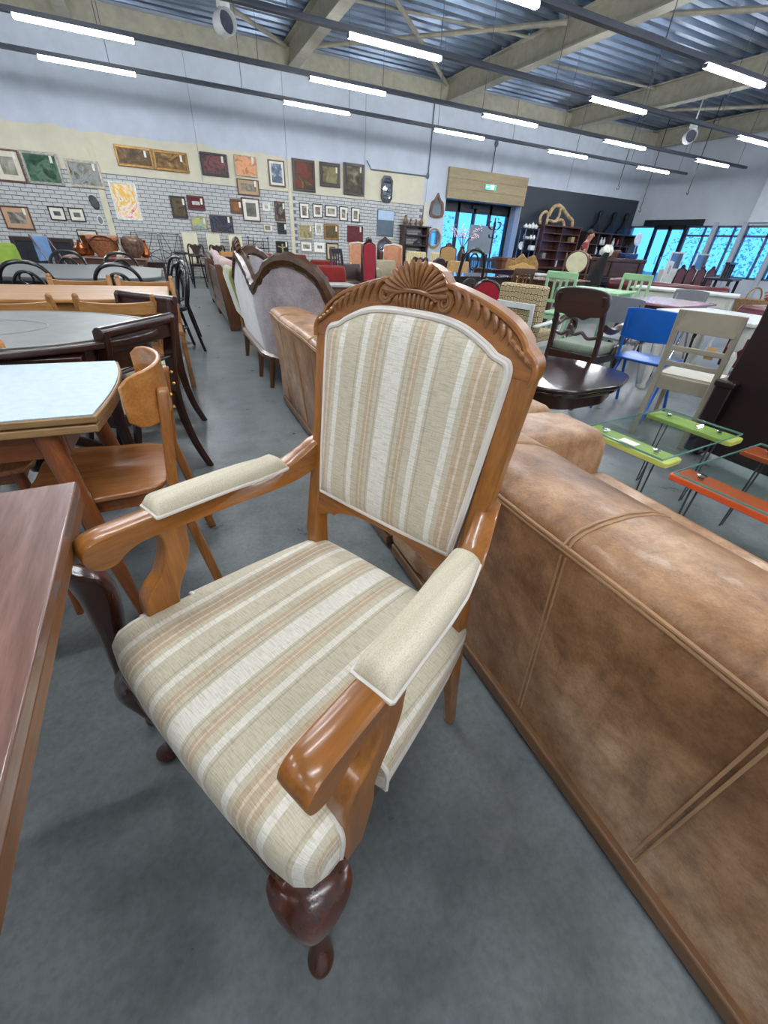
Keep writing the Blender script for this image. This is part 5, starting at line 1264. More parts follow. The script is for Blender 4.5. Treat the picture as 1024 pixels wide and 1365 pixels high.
armchair('beige_armchair', 'beige striped tub armchair left of the dark dining chairs', (4.52,9.75,0), -15, fabric('beige_stripe', (168,156,132), .85, .08), .56, .62, .80, .42, .62, M_walnutz, .1, 'roll')
armchair('leather_armchair', 'dark brown leather armchair left of the crimson high-back chair', (3.44,9.28,0), -10, plain('dark_brown_leather', (54,34,28), .35, var=.15), .66, .70, .72, .40, .62, M_darkwoodz, .1, 'roll')
armchair('tub_chair', 'brown patterned tub chair beside the dark long table', (6.20,9.3,0), -30, M_cane, .52, .55, .86, .42, .62, M_walnutz, .14, 'roll')
# leaning mirror
lm = thing('leaning_mirror', 'dark ornate framed mirror leaning behind the crimson chair', 'mirror', (5.78,12.7,0))
out = spline([(-.22,.55),(.22,.55),(.24,1.0),(.20,1.15),(.08,1.22),(0,1.27),(-.08,1.22),(-.20,1.15),(-.24,1.0)], 3, True)
MB().loft([[(a,.0+(1.3-b)*-.12,b),(a,-.05+(1.3-b)*-.12,b),(a*.74,-.05+(1.3-b)*-.12,.9+(b-.9)*.78),(a*.74,-.02+(1.3-b)*-.12,.9+(b-.9)*.78)] for a, b in out], closed=True).build('frame', M_darkwood, lm)
MB().loft([[(a*.76,-.03+(1.3-b)*-.12+k,.9+(b-.9)*.79) for a, b in out] for k in (0,.008)]).build('mirror_glass', M_mirror, lm)
MB().box(-.24,.24,-.16,.06,0,.56).build('stand', M_darkwood, lm, .01)
# long dark tables with glossy tops
M_polish = plain('polished_dark_top', (52,34,26), .08, var=.15, coat=.5)
simple_table('dark_long_table', 'polished dark table mirroring the windows, left of the patterned rocker', (4.75,6.75,0), 8, 1.75, .80, .755, M_polish, M_darkwoodz, .035)
simple_table('dark_long_table', 'polished dark table mirroring the windows, farther back', (7.45,9.05,0), 6, 1.75, .75, .755, M_polish, M_darkwoodz, .035)
simple_table('brown_table', 'brown wooden table behind the mint green chair', (6.35,6.35,0), 14, 1.15, .75, .75, wood('pale_walnut_top', (120,92,70), (160,132,108), .25, 'x', 1, .3), M_walnutz, .035)
simple_table('pale_table', 'small pale topped table behind the mint green set', (6.95,7.45,0), 10, .8, .6, .76, plain('pale_grey_top', (176,172,168), .35), M_walnutz, .03)
# blossom plant on the cane side, grey panel, coat stand, chest
pl = thing('blossom_plant', 'pink white blossom branches in a tall dark vase before the entrance', 'plant', (7.42,11.1,0))
MB().lathe([(.10,0),(.12,.05),(.07,.3),(.10,.75),(.12,.95),(.06,1.1),(.07,1.14)], 14).build('vase', M_darkwood, pl)
rnd = random.Random(3); br = MB(); fl = MB()
for k in range(11):
    a = rnd.random()*2*PI; L = .28+.25*rnd.random(); tip = Vector((math.cos(a)*L, math.sin(a)*L*.5, 1.14+.25+.28*rnd.random()))
    mid = Vector((tip.x*.35, tip.y*.35, 1.34)); br.tube([(0,0,1.1), mid, tip], [.008,.006,.003], 5)
    for j in range(26):
        q = .25+.75*rnd.random(); p = mid.lerp(tip, q)+Vector((rnd.gauss(0,.035), rnd.gauss(0,.035), rnd.gauss(0,.035)))
        u = Vector((rnd.gauss(0,1), rnd.gauss(0,1), rnd.gauss(0,1))).normalized(); w_ = u.orthogonal().normalized(); s_ = .026
        fl.add([p-u*s_, p+w_*s_*.7, p+u*s_, p-w_*s_*.7], [(0,1,2,3)])
br.build('branches', M_walnutz, pl, kind='stuff'); fl.build('blossoms', plain('blossom_pink', (214,188,206), .7, var=.1), pl, kind='stuff')
gp = thing('notice_board', 'grey notice panel standing in front of the entrance doors', 'panel', (9.72,13.5,0))
MB().box(-.50,.50,-.02,.02,.98,1.76).build('panel', plain('panel_grey', (110,120,130), .6, var=.03), gp, .004)
for s in (-1, 1): MB().box(s*.46-.02,s*.46+.02,-.02,.02,.02,.98).box(s*.46-.02,s*.46+.02,-.2,.2,0,.03).each('stand', M_iron, gp)
cs = thing('coat_stand', 'black iron coat stand with curled hooks before the entrance', 'coat stand', (8.75,11.6,0))
MB().tube([(0,0,.2),(0,0,1.88)], .018, 8).build('pole', M_iron, cs)
for k in range(6):
    a = 2*PI*k/6; c, s = math.cos(a), math.sin(a)
    MB().tube(spline([(0,0,1.62),(c*.08,s*.08,1.60),(c*.18,s*.18,1.66),(c*.19,s*.19,1.76),(c*.12,s*.12,1.78)], 4), .011, 6).build('hook', M_iron, cs)
    MB().tube(spline([(0,0,1.42),(c*.06,s*.06,1.40),(c*.12,s*.12,1.42),(c*.13,s*.13,1.48)], 4), .010, 6).build('small_hook', M_iron, cs)
for k in range(3):
    a = 2*PI*k/3+.4; c, s = math.cos(a), math.sin(a); MB().tube(spline([(0,0,.32),(c*.1,s*.1,.28),(c*.2,s*.2,.1),(c*.26,s*.26,.012)], 4), .013, 6).build('foot', M_iron, cs)
cx_ = thing('wooden_chest', 'reddish brown wooden chest beside the coat stand', 'chest', (9.15,11.25,0))
M_chest = wood('red_chest', (86,44,30), (122,70,48), .35, 'x'); MB().box(-.36,.36,-.25,.25,.06,.86).build('body', M_chest, cx_, .008); MB().box(-.38,.38,-.27,.27,.86,.95).build('lid', M_chest, cx_, .015)
for x in (-.3,.3):
    for y in (-.2,.2): MB().lathe([(.025,0),(.035,.03),(.03,.06)], 8, (x,y,0)).build('foot', M_chest, cx_)
# iron garden chairs by the door (blue grey)
for i, x in enumerate((8.05, 8.55)):
    panel_chair('garden_chair', ['dark blue-grey slatted chair in front of the grey panel, left one','dark blue-grey slatted chair in front of the grey panel, right one'][i], (x,11.0,0), 5, .92, .40, M_iron, plain('slate_metal', (44,54,66), .5), M_iron, 'slats', 'slatted garden chairs')
# gilt carved sofa
gs = thing('gilt_sofa', 'small gilt carved sofa with woven straw-coloured back', 'sofa', (8.52,9.75,0), -30)
M_gilt = plain('old_gilt', (140,108,62), .45, .4, var=.25, scale=14); M_straw = plain('straw_weave', (190,150,92), .8, var=.12, scale=30)
MB().prism(spline([(-.42,.45),(-.44,.78),(-.40,.95),(-.22,.92),(-.05,1.08),(.08,.98),(.26,1.06),(.36,.95),(.43,.80),(.42,.45)], 4), .22, .28, 'y').build('carved_back', M_gilt, gs, .015, seg=3)
MB().prism(spline([(-.34,.48),(-.35,.76),(-.2,.80),(0,.88),(.2,.82),(.35,.78),(.34,.48)], 4), .20, .23, 'y').build('back_panel', M_straw, gs, .01)
MB().box(-.42,.42,-.25,.24,.36,.46).build('seat', M_straw, gs, .03, seg=3)
for s in (-1, 1):
    MB().tube(spline([(s*.42,-.24,.36),(s*.43,-.22,.62),(s*.42,0,.66),(s*.42,.24,.70)], 4), .025, 8).build('arm', M_gilt, gs)
    for y in (-.22,.22): MB().tube([(s*.38,y,.38),(s*.40,y,.18),(s*.38,y*1.05,0)], [.035,.028,.02], 8).build('leg', M_gilt, gs)
# ------------------------------------------------------------------ shelving by the dark wall
def case(name, label, x0, x1, y0, y1, z0, z1, cols, rows, m, cat='bookcase'):
    o = thing(name, label, cat, (x0, y0, 0)); w, d = x1-x0, y1-y0; t_ = .03
    for k in range(cols+1):
        x = w*k/cols; MB().box(x-t_ if k == cols else x-t_/2 if k else 0, x if k == cols else x+t_/2 if k else t_, 0, d, z0, z1).build('upright', m, o, .003)
    for z in rows: MB().box(t_, w-t_, .005, d, z-.014, z+.014).build('shelf_board', m, o)
    MB().box(-.03, w+.03, -.03, d, z1, z1+.05).build('cornice', m, o, .008)
    MB().box(0, w, d-.012, d, z0, z1).build('back_board', m, o)
    return o
M_case = wood('red_brown_case', (66,34,28), (98,54,44), .35, 'z', 1, .3)
case('bookcase', 'tall red-brown open bookcase in front of the dark wall', 12.60, 14.42, 13.75, 14.1, 0, 1.92, 2, (.10,.34,.62,.66,.92,1.20,1.48,1.72), M_case)
case('pigeonhole_case', 'low dark pigeonhole case under the black instrument cases', 15.02, 17.80, 13.98, 14.4, 0, 1.84, 4, (.10,.45,.80,1.15,1.48), wood('slate_brown', (48,36,38), (76,58,58), .4, 'z'))
cr = thing('crockery_shelf', 'blue-grey metal shelf holding white crockery beside the entrance', 'shelf', (11.86,13.85,0))
M_bluegrey = plain('blue_grey_metal', (96,110,140), .45, .2)
for x in (.02,.62):
    for y in (.02,.3): MB().box(x-.015,x+.015,y-.015,y+.015,0,1.84).build('post', M_bluegrey, cr)
for z in (.12,.5,.80,1.15,1.48,1.80): MB().box(0,.64,0,.32,z-.012,z+.012).build('shelf_board', plain('dark_shelf', (40,44,52), .5), cr)
M_china = plain('white_china', (226,226,222), .2, var=.02)
def teapot(label, x, y, z, s):
    o = thing('teapot', label, 'teapot', (x, y, z), 0, 'white crockery')
    b = MB().lathe([(.035*s,0),(.07*s,.03*s),(.08*s,.07*s),(.06*s,.115*s),(.04*s,.13*s)], 14).build('body', M_china, o)
    MB().lathe([(.042*s,.128*s),(.03*s,.148*s),(.01*s,.155*s),(.015*s,.172*s),(.004*s,.18*s)], 12).build('lid', M_china, o)
    MB().tube([(.07*s,0,.06*s),(.11*s,0,.08*s),(.13*s,0,.12*s)], [.016*s,.012*s,.01*s], 7).build('spout', M_china, o)
    MB().tube([(-.07*s,0,.1*s),(-.12*s,0,.1*s),(-.12*s,0,.05*s),(-.07*s,0,.04*s)], .008*s, 6).build('handle', M_china, o)
for k in range(4): teapot(['white teapot at the left end of the crockery shelf top','white teapot second on the crockery shelf top','tall white teapot third on the crockery shelf top','white teapot at the right end of the crockery shelf top'][k], 11.95+.155*k, 14.0, 1.813, (.85,.85,1.1,.85)[k])
def china(label, x, z, kind):
    if kind == 'plate':
        o = MB().lathe([(.04,0),(.12,.015),(.125,.02),(.118,.018),(.04,.006)], 20).xf(lambda a, b, c: (a, -c+b*.12, b)).build('china_plate', M_china); o.location = (x, 14.08, z+.125)
    elif kind == 'bowl':
        o = MB().lathe([(.035,0),(.075,.05),(.08,.08),(.072,.08),(.03,.012)], 14).build('china_bowl', M_china); o.location = (x, 13.97, z)
    elif kind == 'box':
        o = MB().box(-.12,.12,-.08,.08,0,.15).build('china_tureen', M_china, None, .025, seg=3); o.location = (x, 13.98, z)
    else:
        o = MB().lathe([(.035,0),(.05,.02),(.055,.07),(.03,.11),(.036,.14),(.03,.14)], 12).build('china_jug', M_china); o.location = (x, 13.97, z)
    tag(o, label, 'crockery', 'white crockery')
for z, rowl, items in ((1.495,'second shelf of the crockery unit',('jug','bowl','jug','jug')),(1.165,'third shelf of the crockery unit',('plate','box')),(.815,'fourth shelf of the crockery unit',('bowl','bowl','jug'))):
    xs_ = [11.96+(.44/(max(1, len(items)-1)))*k for k in range(len(items))]
    for k, (x, it) in enumerate(zip(xs_, items)): china('white china %s, number %s from left on the %s' % (it, ('one','two','three','four')[k], rowl), x, z, it)
# books on the bookcase
for k in range(5):
    o = MB().box(0,.045,0,.2,0,.24).build('book', plain('book_white_%d' % (k % 3), [(212,210,202),(180,170,160),(196,200,206)][k % 3], .6), None, .003); o.location = (13.60+.055*k, 13.80, .114); tag(o, 'pale book low in the right bay of the tall bookcase, %s in the row' % ('first','second','third','fourth','fifth')[k], 'book', 'pale books')
for k, (x, z, c_) in enumerate(((13.62,.676,(206,206,212)),(14.1,1.494,(150,130,96)),(12.85,.934,(120,116,112)))):
    o = MB().box(0,.05 if k == 0 else .16,0,.2,0,.26 if k == 0 else .17).build('book' if k < 2 else 'small_box', plain('item_%d' % k, c_, .6), None, .004); o.location = (x, 13.80, z); tag(o, ['white book leaning in the middle of the tall bookcase','tan box on the upper right shelf of the tall bookcase','grey box on a left shelf of the tall bookcase'][k], ['book','box','box'][k])
# driftwood arches on top
dw = thing('driftwood_sculpture', 'driftwood branch sculpture on top of the tall bookcase', 'sculpture', (13.35,13.95,1.972))
M_drift = plain('driftwood', (166,140,106), .8, var=.3, scale=10)
MB().tube(spline([(-.80,0,0),(-.85,.02,.20),(-.72,0,.36),(-.55,0,.30),(-.52,0,0)], 4), .045, 8).tube(spline([(-.5,0,.25),(-.35,.03,.50),(-.15,0,.58),(.1,0,.50),(.45,0,.30),(.72,.02,.18),(.75,0,0)], 4), .06, 8).tube(spline([(-.02,0,.54),(.0,0,.3),(-.12,.02,.12),(-.3,0,.12),(-.55,0,.14)], 4), .045, 8).tube(spline([(-.1,0,.12),(.15,.03,.18),(.28,0,.12),(.35,0,0)], 4), .05, 8).each('branch', M_drift, dw)
for k, x in enumerate((15.62,16.40,17.10)):
    o = thing('instrument_case', ['black instrument case, left of three on the pigeonhole case','black instrument case, middle of three on the pigeonhole case','black instrument case, right of three on the pigeonhole case'][k], 'instrument case', (x,14.2,1.892), 0, 'black instrument cases')
    out = spline([(-.26,0),(.16,0),(.17,.10),(.08,.22),(.06,.40),(.14,.54),(.16,.66),(.08,.70),(-.02,.62),(-.01,.44),(-.06,.28),(-.18,.16)], 4, True)
    MB().prism(out, -.07, .07, 'y').build('shell', plain('case_black', (16,17,20), .35), o, .02, seg=3)
    MB().box(-.16,.1,-.085,-.07,.06,.075).build('clasp', M_iron, o)
# small items in the pigeonholes
for k, (x, z, c_, nm) in enumerate(((16.05,1.494,(206,206,200),'white bottle'),(16.2,1.494,(190,190,190),'pale bottle'),(16.75,1.494,(200,196,186),'cream bottle'),(17.0,1.494,(120,30,36),'red jar'),(17.15,1.494,(110,36,40),'dark red jar'),(16.2,1.164,(210,212,214),'white jar'),(15.9,1.164,(190,196,204),'pale blue jar'))):
    o = MB().lathe([(.05,0),(.055,.02),(.055,.14),(.025,.19),(.025,.24),(.03,.25)], 12).build('bottle', plain('bottle_%d' % k, c_, .3)); o.location = (x, 14.12, z); tag(o, '%s in the pigeonhole case %s' % (nm, 'upper row' if z > 1.3 else 'lower row'), 'bottle', 'bottles in the pigeonholes')
# ------------------------------------------------------------------ the man in the red T-shirt
mn = thing('person', 'man in a red T-shirt looking down beside the tall bookcase', 'person', (11.85,11.05,0), 35)
M_skin = plain('skin', (176,122,98), .55, var=.05); M_tee = fabric('red_tshirt', (136,52,54), .9, .06); M_jean = fabric('grey_trousers', (78,80,92), .9, .05); M_hair = plain('dark_hair', (34,26,22), .6)
def skin(name, verts, edges, mat, parent, root=0, sub=2):
    me = bpy.data.meshes.new(name); me.from_pydata([v[:3] for v in verts], edges, []); o = bpy.data.objects.new(name, me); COL.objects.link(o); o.parent = parent
    o.modifiers.new('skin', 'SKIN'); sv = me.skin_vertices[0].data
    for k, v in enumerate(verts): sv[k].radius = (v[3], v[4] if len(v) > 4 else v[3]); sv[k].use_root = (k == root)
    s_ = o.modifiers.new('sub', 'SUBSURF'); s_.levels = s_.render_levels = sub; me.materials.append(mat)
    for m_ in o.modifiers:
        if m_.type == 'SKIN': m_.use_smooth_shade = True
    return o
# pelvis, spine leaning forward (front = -y), neck, head; arms reaching down to the table
bv = [(0,0,.95,.13,.10),(0,-.01,1.12,.12,.09),(0,-.04,1.30,.14,.10),(0,-.07,1.43,.09,.08),(0,-.10,1.50,.055),(0,-.13,1.56,.075,.085),(0,-.145,1.65,.085,.10),(0,-.14,1.71,.06,.07),
      (.17,-.06,1.40,.055),(.24,-.10,1.16,.042),(.20,-.33,1.04,.034),(.185,-.40,1.01,.030,.018),(-.17,-.06,1.40,.055),(-.24,-.12,1.17,.042),(-.18,-.34,1.06,.034),(-.165,-.41,1.03,.030,.018),
      (.10,0,.85,.085),(.11,-.01,.48,.06),(.115,.02,.09,.042),(.12,-.10,.035,.04,.03),(-.10,0,.85,.085),(-.11,-.01,.48,.06),(-.115,.02,.09,.042),(-.12,-.10,.035,.04,.03)]
be_ = [(0,1),(1,2),(2,3),(3,4),(4,5),(5,6),(6,7),(3,8),(8,9),(9,10),(10,11),(3,12),(12,13),(13,14),(14,15),(0,16),(16,17),(17,18),(18,19),(0,20),(20,21),(21,22),(22,23)]
body = skin('body', bv, be_, M_skin, mn)
for s in (-1, 1):
    for k in range(4):
        x = s*(.175+.012*(k-1.5)*1.0); skin('finger', [(x,-.415,1.015,.008),(x+.002*s*(k-1.5),-.455,1.000,.0075),(x+.003*s*(k-1.5),-.482-.006*(1.5-abs(k-1.5)),.985,.0065)], [(0,1),(1,2)], M_skin, mn, sub=1)
    skin('thumb', [(s*.160,-.395,1.02,.010),(s*.140,-.425,1.012,.009),(s*.132,-.452,1.002,.007)], [(0,1),(1,2)], M_skin, mn, sub=1)
skin('tshirt', [(0,.0,.93,.155,.115),(0,-.01,1.10,.145,.11),(0,-.04,1.28,.165,.12),(0,-.065,1.41,.12,.10),(0,-.075,1.455,.075,.07),(.165,-.06,1.395,.075),(.215,-.085,1.24,.066),(-.165,-.06,1.395,.075),(-.215,-.09,1.25,.066)], [(0,1),(1,2),(2,3),(3,4),(3,5),(5,6),(3,7),(7,8)], M_tee, mn)
skin('trousers', [(0,0,.93,.145,.115),(.10,0,.82,.10),(.112,-.01,.48,.078),(.117,.02,.10,.065),(-.10,0,.82,.10),(-.112,-.01,.48,.078),(-.117,.02,.10,.065)], [(0,1),(1,2),(2,3),(0,4),(4,5),(5,6)], M_jean, mn)
for s in (-1, 1): MB().loft([[(s*.118+a,b,z) for a, b in arc(0,-.05,.048*k,0,350,14,.135*k)] for z, k in ((0,1),(.03,1.02),(.06,.85),(.085,.5))]).build('shoe', M_black, mn)
hr = MB(); hr.ball((0,-.108,1.70),(.098,.108,.092),14,8); hr.build('hair', M_hair, mn)
fc = MB(); fc.add([(-.012,-.232,1.605),(.012,-.232,1.605),(.006,-.225,1.65),(-.006,-.225,1.65),(0,-.258,1.608)], [(0,1,4),(1,2,4),(2,3,4),(3,0,4),(0,3,2,1)]); fc.build('nose', M_skin, mn)
for s in (-1, 1):
    MB().ball((s*.032,-.222,1.645),(.013,.008,.007),8,5).build('eye', plain('eye_dark', (40,32,30), .3), mn)
    MB().ball((s*.086,-.13,1.63),(.012,.022,.032),8,5).build('ear', M_skin, mn)
MB().ball((0,-.226,1.575),(.024,.008,.006),8,4).build('mouth', plain('lips', (140,84,74), .5), mn)
# ------------------------------------------------------------------ throw, trunk, small things on the trunk
th = thing('black_throw', 'long black fur throw draped over a chair beside the trunk', 'throw', (0,0,0))
rings = []
for k in range(9):
    q = k/8; z = 1.20-.95*q; c = Vector((8.28-.42*q, 7.05-.08*q, z)); rx = .05+.22*q**.8; ry = .05+.17*q
    rings.append([(c.x+rx*(1+.10*math.sin(5*a+k))*math.cos(a), c.y+ry*(1+.10*math.cos(4*a+k))*math.sin(a), c.z+.03*math.sin(3*a)*q) for a in [2*PI*j/24 for j in range(24)]])
MB().loft(rings).build('fur', plain('black_fur', (9,9,11), .95, var=.3, scale=40, bump=.6, bscale=60), th)
MB().tube([(7.86,6.97,0),(7.86,6.97,.4)], .05, 8).build('chair_post', M_darkwoodz, th)
simple_table('display_table', 'dark table carrying the brown trunk', (10.2,8.3,0), 0, 1.75, .80, .72, M_darkwood, M_darkwoodz, .035)
tk = thing('trunk', 'dark brown wooden trunk standing on a table', 'trunk', (10.2,8.25,.722))
M_trunk = wood('dark_trunk', (50,28,18), (84,50,32), .5, 'x'); MB().box(-.70,.70,-.22,.22,0,.30).build('body', M_trunk, tk, .01); MB().box(-.715,.715,-.235,.235,.30,.385).build('lid', M_trunk, tk, .02)
for x in (-.5,.5): MB().box(x-.03,x+.03,-.242,-.222,.0,.30).build('strap', plain('strap', (36,24,20), .6), tk)
mm = thing('round_mirror', 'small round tilting mirror on a stand on the trunk', 'mirror', (10.62,8.25,1.11))
MB().lathe([(.09,0),(.08,.02),(.015,.04),(.012,.30)], 12).build('stand', M_chrome, mm)
MB().loft([[(.115*k*math.cos(a), d_, .40+.13*k*math.sin(a)) for a in [2*PI*j/28 for j in range(28)]] for k, d_ in ((.9,.02),(1,.01),(1,-.01),(.92,-.02))]).build('rim', M_white, mm)
MB().loft([[(.103*math.cos(a), d_, .40+.118*math.sin(a)) for a in [2*PI*j/28 for j in range(28)]] for d_ in (-.024,-.021)]).build('glass', plain('pale_glass', (190,206,222), .15), mm)
o = MB().lathe([(.06,0),(.12,.05),(.14,.13),(.11,.21),(.07,.24),(.08,.26)], 16).build('china_pot', plain('floral_china', (206,206,190), .25, var=.15, scale=18)); o.location = (9.62,8.2,1.11); tag(o, 'rounded pale china pot at the left end of the trunk', 'pot')
o = MB().box(-.22,.22,-.12,.12,0,.11).build('blue_case', plain('navy', (28,48,92), .35), None, .02); o.location = (10.28,8.12,1.11); tag(o, 'navy blue case lying on the trunk', 'case')
o = MB().box(-.16,.16,-.1,.1,0,.16).build('carved_box', M_walnut, None, .015); o.location = (9.95,8.3,1.11); tag(o, 'carved wooden box between china pot and navy case', 'box')
panel_chair('office_chair', 'tall black padded chair in front of the glazed door', (12.75,9.75,0), 10, 1.50, .62, M_blk, M_iron, M_blk, 'oval', backz=.70)
# leaning white door with an oval motif and slanted frames
wd = thing('leaning_door', 'white panel with an oval carved motif leaning beside the trunk', 'panel', (11.75,8.0,0), 20)
MB().prism([(-.28,.02),(.28,.02),(.40,1.10),(-.10,1.12)], -.02, .02, 'y').build('board', M_dwhite, wd, .006)
MB().tube([(.13+a,-.022,.92+b) for a, b in arc(0,0,.06,0,345,16,.09)], .008, 6, True).build('motif', plain('taupe_line', (120,110,96), .6), wd)
gf = thing('display_tray', 'pale grey tilted tray on legs right of the trunk', 'frame', (11.35,9.2,0), 15)
MB().prism([(-.3,.98),(.3,1.12),(.3,1.16),(-.3,1.02)], -.3, .3, 'y').build('tray', plain('tray_grey', (150,152,156), .5), gf, .006)
for x in (-.24,.24):
    for y in (-.25,.25): MB().tube([(x,y,0),(x,y,1.05+x*.23)], .015, 6).build('leg', M_iron, gf)
# brown leather dining chairs in a row
M_brch = plain('brown_chair_leather', (92,44,34), .4, var=.1)
p0 = panel_chair('leather_dining_chair', 'brown leather dining chair, first of the row of four near the windows', (12.95,8.6,0), 180, .97, .36, M_brch, M_darkwoodz, M_brch, group='brown dining chairs')
for k in range(3): dup(p0, 'brown leather dining chair, %s of the row of four near the windows' % ('second','third','last')[k], (13.38+.44*k,8.6-.02*k,0), 180)
# white dressing tables with grey mirrors by the window
for k, (x, y) in enumerate(((15.25,10.1),(16.45,10.0))):
    o = thing('dressing_table', ['white dressing table with mirror by the window, left one','white dressing table with mirror by the window, right one'][k], 'dressing table', (x,y,0), -15, 'white dressing tables')
    MB().box(-.40,.40,-.22,.22,.10,.86).build('body', M_dwhite, o, .008)
    for z in (.28,.52,.74): d_ = MB().box(-.36,.36,-.232,-.22,z-.09,z+.09).build('drawer', M_dwhite, o, .004); MB().ball((0,-.245,z), .016, 8, 5).build('knob', M_brass, d_)
    for xx in (-.34,.34):
        for yy in (-.17,.17): MB().box(xx-.03,xx+.03,yy-.03,yy+.03,0,.10).build('foot', M_dwhite, o)
    MB().box(-.24,.24,.12,.15,.86,1.36).build('mirror_frame', M_dwhite, o, .008); MB().box(-.20,.20,.112,.12,.90,1.32).build('mirror_glass', plain('grey_mirror', (120,128,136), .08, .6), o)
# black stand with frame top, baskets, flowers
bs = thing('black_console', 'black console with an open framed upper tier before the windows', 'console', (11.95,6.65,0), 22)
MB().box(-.80,.80,-.28,.28,.80,.845).build('table_top', M_black, bs, .006)
for x in (-.74,.74):
    for y in (-.22,.22): MB().box(x-.03,x+.03,y-.03,y+.03,0,.80).build('leg', M_black, bs)
for x in (-.55,-.18,.18,.55): MB().box(x-.025,x+.025,-.05,.0,.845,1.12).build('upright', M_black, bs)
MB().box(-.60,.60,-.07,.02,1.12,1.16).build('top_rail', M_black, bs, .005); MB().box(-.7,.7,-.2,.2,.25,.28).build('lower_shelf', M_black, bs)
M_wick = plain('wicker', (140,108,76), .8, var=.25, scale=40)
b_ = thing('wicker_basket', 'wicker basket on the floor right of the black console', 'basket', (11.35,5.55,0))
MB().lathe([(.20,0),(.26,.25),(.30,.50),(.31,.52),(.27,.50),(.22,.1)], 18).build('body', M_wick, b_); MB().tube([(.29*math.cos(a),0,.50+.24*math.sin(a)) for a in [PI*k/14 for k in range(15)]], .016, 6).build('handle', M_wick, b_)
fp = thing('flower_pot', 'pot of red and white artificial flowers at the right edge', 'plant', (9.6,4.3,0))
MB().lathe([(.12,0),(.17,.3),(.18,.6),(.15,.6)], 14).build('pot', M_wick, fp)
rnd = random.Random(9); lv = MB(); rd = MB()
for k in range(160):
    a, r_, z = rnd.random()*2*PI, .22*math.sqrt(rnd.random()), .58+.30*rnd.random(); p = Vector((r_*math.cos(a), r_*math.sin(a), z)); u = Vector((rnd.gauss(0,1), rnd.gauss(0,1), rnd.gauss(0,1))).normalized(); w_ = u.orthogonal().normalized(); s_ = .05
    (rd if k % 3 == 0 else lv).add([p-u*s_, p+w_*s_*.6, p+u*s_, p-w_*s_*.6], [(0,1,2,3)])
lv.build('leaves', plain('leaf_green', (70,104,60), .7, var=.2), fp, kind='stuff'); rd.build('flowers', plain('flower_red', (170,40,48), .7, var=.2), fp, kind='stuff')
# ------------------------------------------------------------------ far left: against the picture wall
for k, (x0, x1) in enumerate(((-3.30,-2.62),(-2.56,-2.05))):
    o = thing('fire_surround', ['black framed fire screen, left of the pair under the sepia prints','black framed fire screen, right of the pair under the sepia prints'][k], 'fire screen', ((x0+x1)/2,13.9,0), 0, 'black fire screens'); w = (x1-x0)/2
    for a, b, c, d_ in ((-w,-w+.07,0,.82),(w-.07,w,0,.82),(-w+.07,w-.07,.74,.82),(-w+.07,w-.07,0,.08)): MB().box(a,b,-.03,.03,c,d_).build('frame_side', M_darkwoodz, o, .006)
    MB().box(-w+.07,w-.07,0,.02,.08,.74).build('panel', plain('black_panel', (30,32,38), .25, var=.3, scale=3), o)
    for s in (-1, 1): MB().box(s*(w-.06)-.03,s*(w-.06)+.03,-.12,.12,0,.03).build('foot', M_darkwood, o)
armchair('lime_chair', 'lime green chair back at the left edge', (-2.25,8.3,0), 10, plain('lime_fabric', (132,156,52), .7), .62, .6, .86, .42, .55, M_iron, .2, 'none')
o = thing('folding_chair', 'folding chair with light blue back beyond the bentwood chairs', 'chair', (-1.62,9.2,0), 72)
MB().box(-.20,.20,.19,.21,.62,.95).build('back_panel', plain('light_blue', (112,146,186), .6), o, .008); MB().box(-.2,.2,-.2,.18,.42,.44).build('seat', plain('light_blue', (112,146,186), .6), o, .006)
for s in (-1, 1): MB().tube([(s*.21,.22,.97),(s*.21,-.22,0)], .013, 6).tube([(s*.19,-.18,.44),(s*.19,.26,0)], .013, 6).each('leg', M_darkwoodz, o)
# console with copperware
simple_table('copper_table', 'wooden table carrying copper and basket ware before the picture wall', (-1.02,10.2,0), 0, 1.35, .6, .66, wood('pinkish_top', (140,104,88), (176,140,122), .35, 'x'), M_walnutz, .03)
M_cop = plain('copper', (150,84,46), .3, .8, var=.2)
def copper(name, label, cat, x, y, prof, mat=M_cop, n=18):
    o = MB().lathe(prof, n).build(name, mat); o.location = (x, y, .662); tag(o, label, cat, 'copper and basket ware')
bk_ = thing('handled_basket', 'broad reddish handled basket in the middle of the copper table', 'basket', (-1.03,10.1,.662))
MB().lathe([(.14,0),(.20,.10),(.24,.22),(.25,.24),(.21,.22),(.15,.03)], 18).build('body', plain('copper_wicker', (150,92,56), .6, var=.3, scale=40), bk_); MB().box(-.25,.25,-.14,.14,.24,.33).build('lid', plain('copper_wicker', (150,92,56), .6), bk_, .03)
MB().tube([(.24*math.cos(a),-.16,.12+.2*math.sin(a)) for a in [PI*k/10 for k in range(11)]], .01, 6).build('handle', M_darkwood, bk_)
copper('copper_kettle', 'small dark copper kettle at the left end of the copper table', 'kettle', -1.42, 10.15, [(.05,0),(.10,.04),(.11,.12),(.06,.18),(.03,.2),(.03,.24)])
copper('copper_pot', 'tall copper pot behind the handled basket', 'pot', -1.33, 10.40, [(.06,0),(.09,.06),(.07,.2),(.09,.3),(.10,.31),(.08,.3)])
copper('glass_bowl', 'large ribbed smoked glass bowl at the right of the copper table', 'bowl', -.57, 10.1, [(.08,0),(.15,.08),(.19,.2),(.175,.3),(.11,.34),(.10,.3)], plain('smoked_glass', (110,86,70), .15, .3, var=.3, scale=20))
copper('copper_jug', 'copper jug at the right end of the copper table', 'jug', -.40, 10.34, [(.05,0),(.09,.05),(.08,.16),(.05,.24),(.06,.28)])
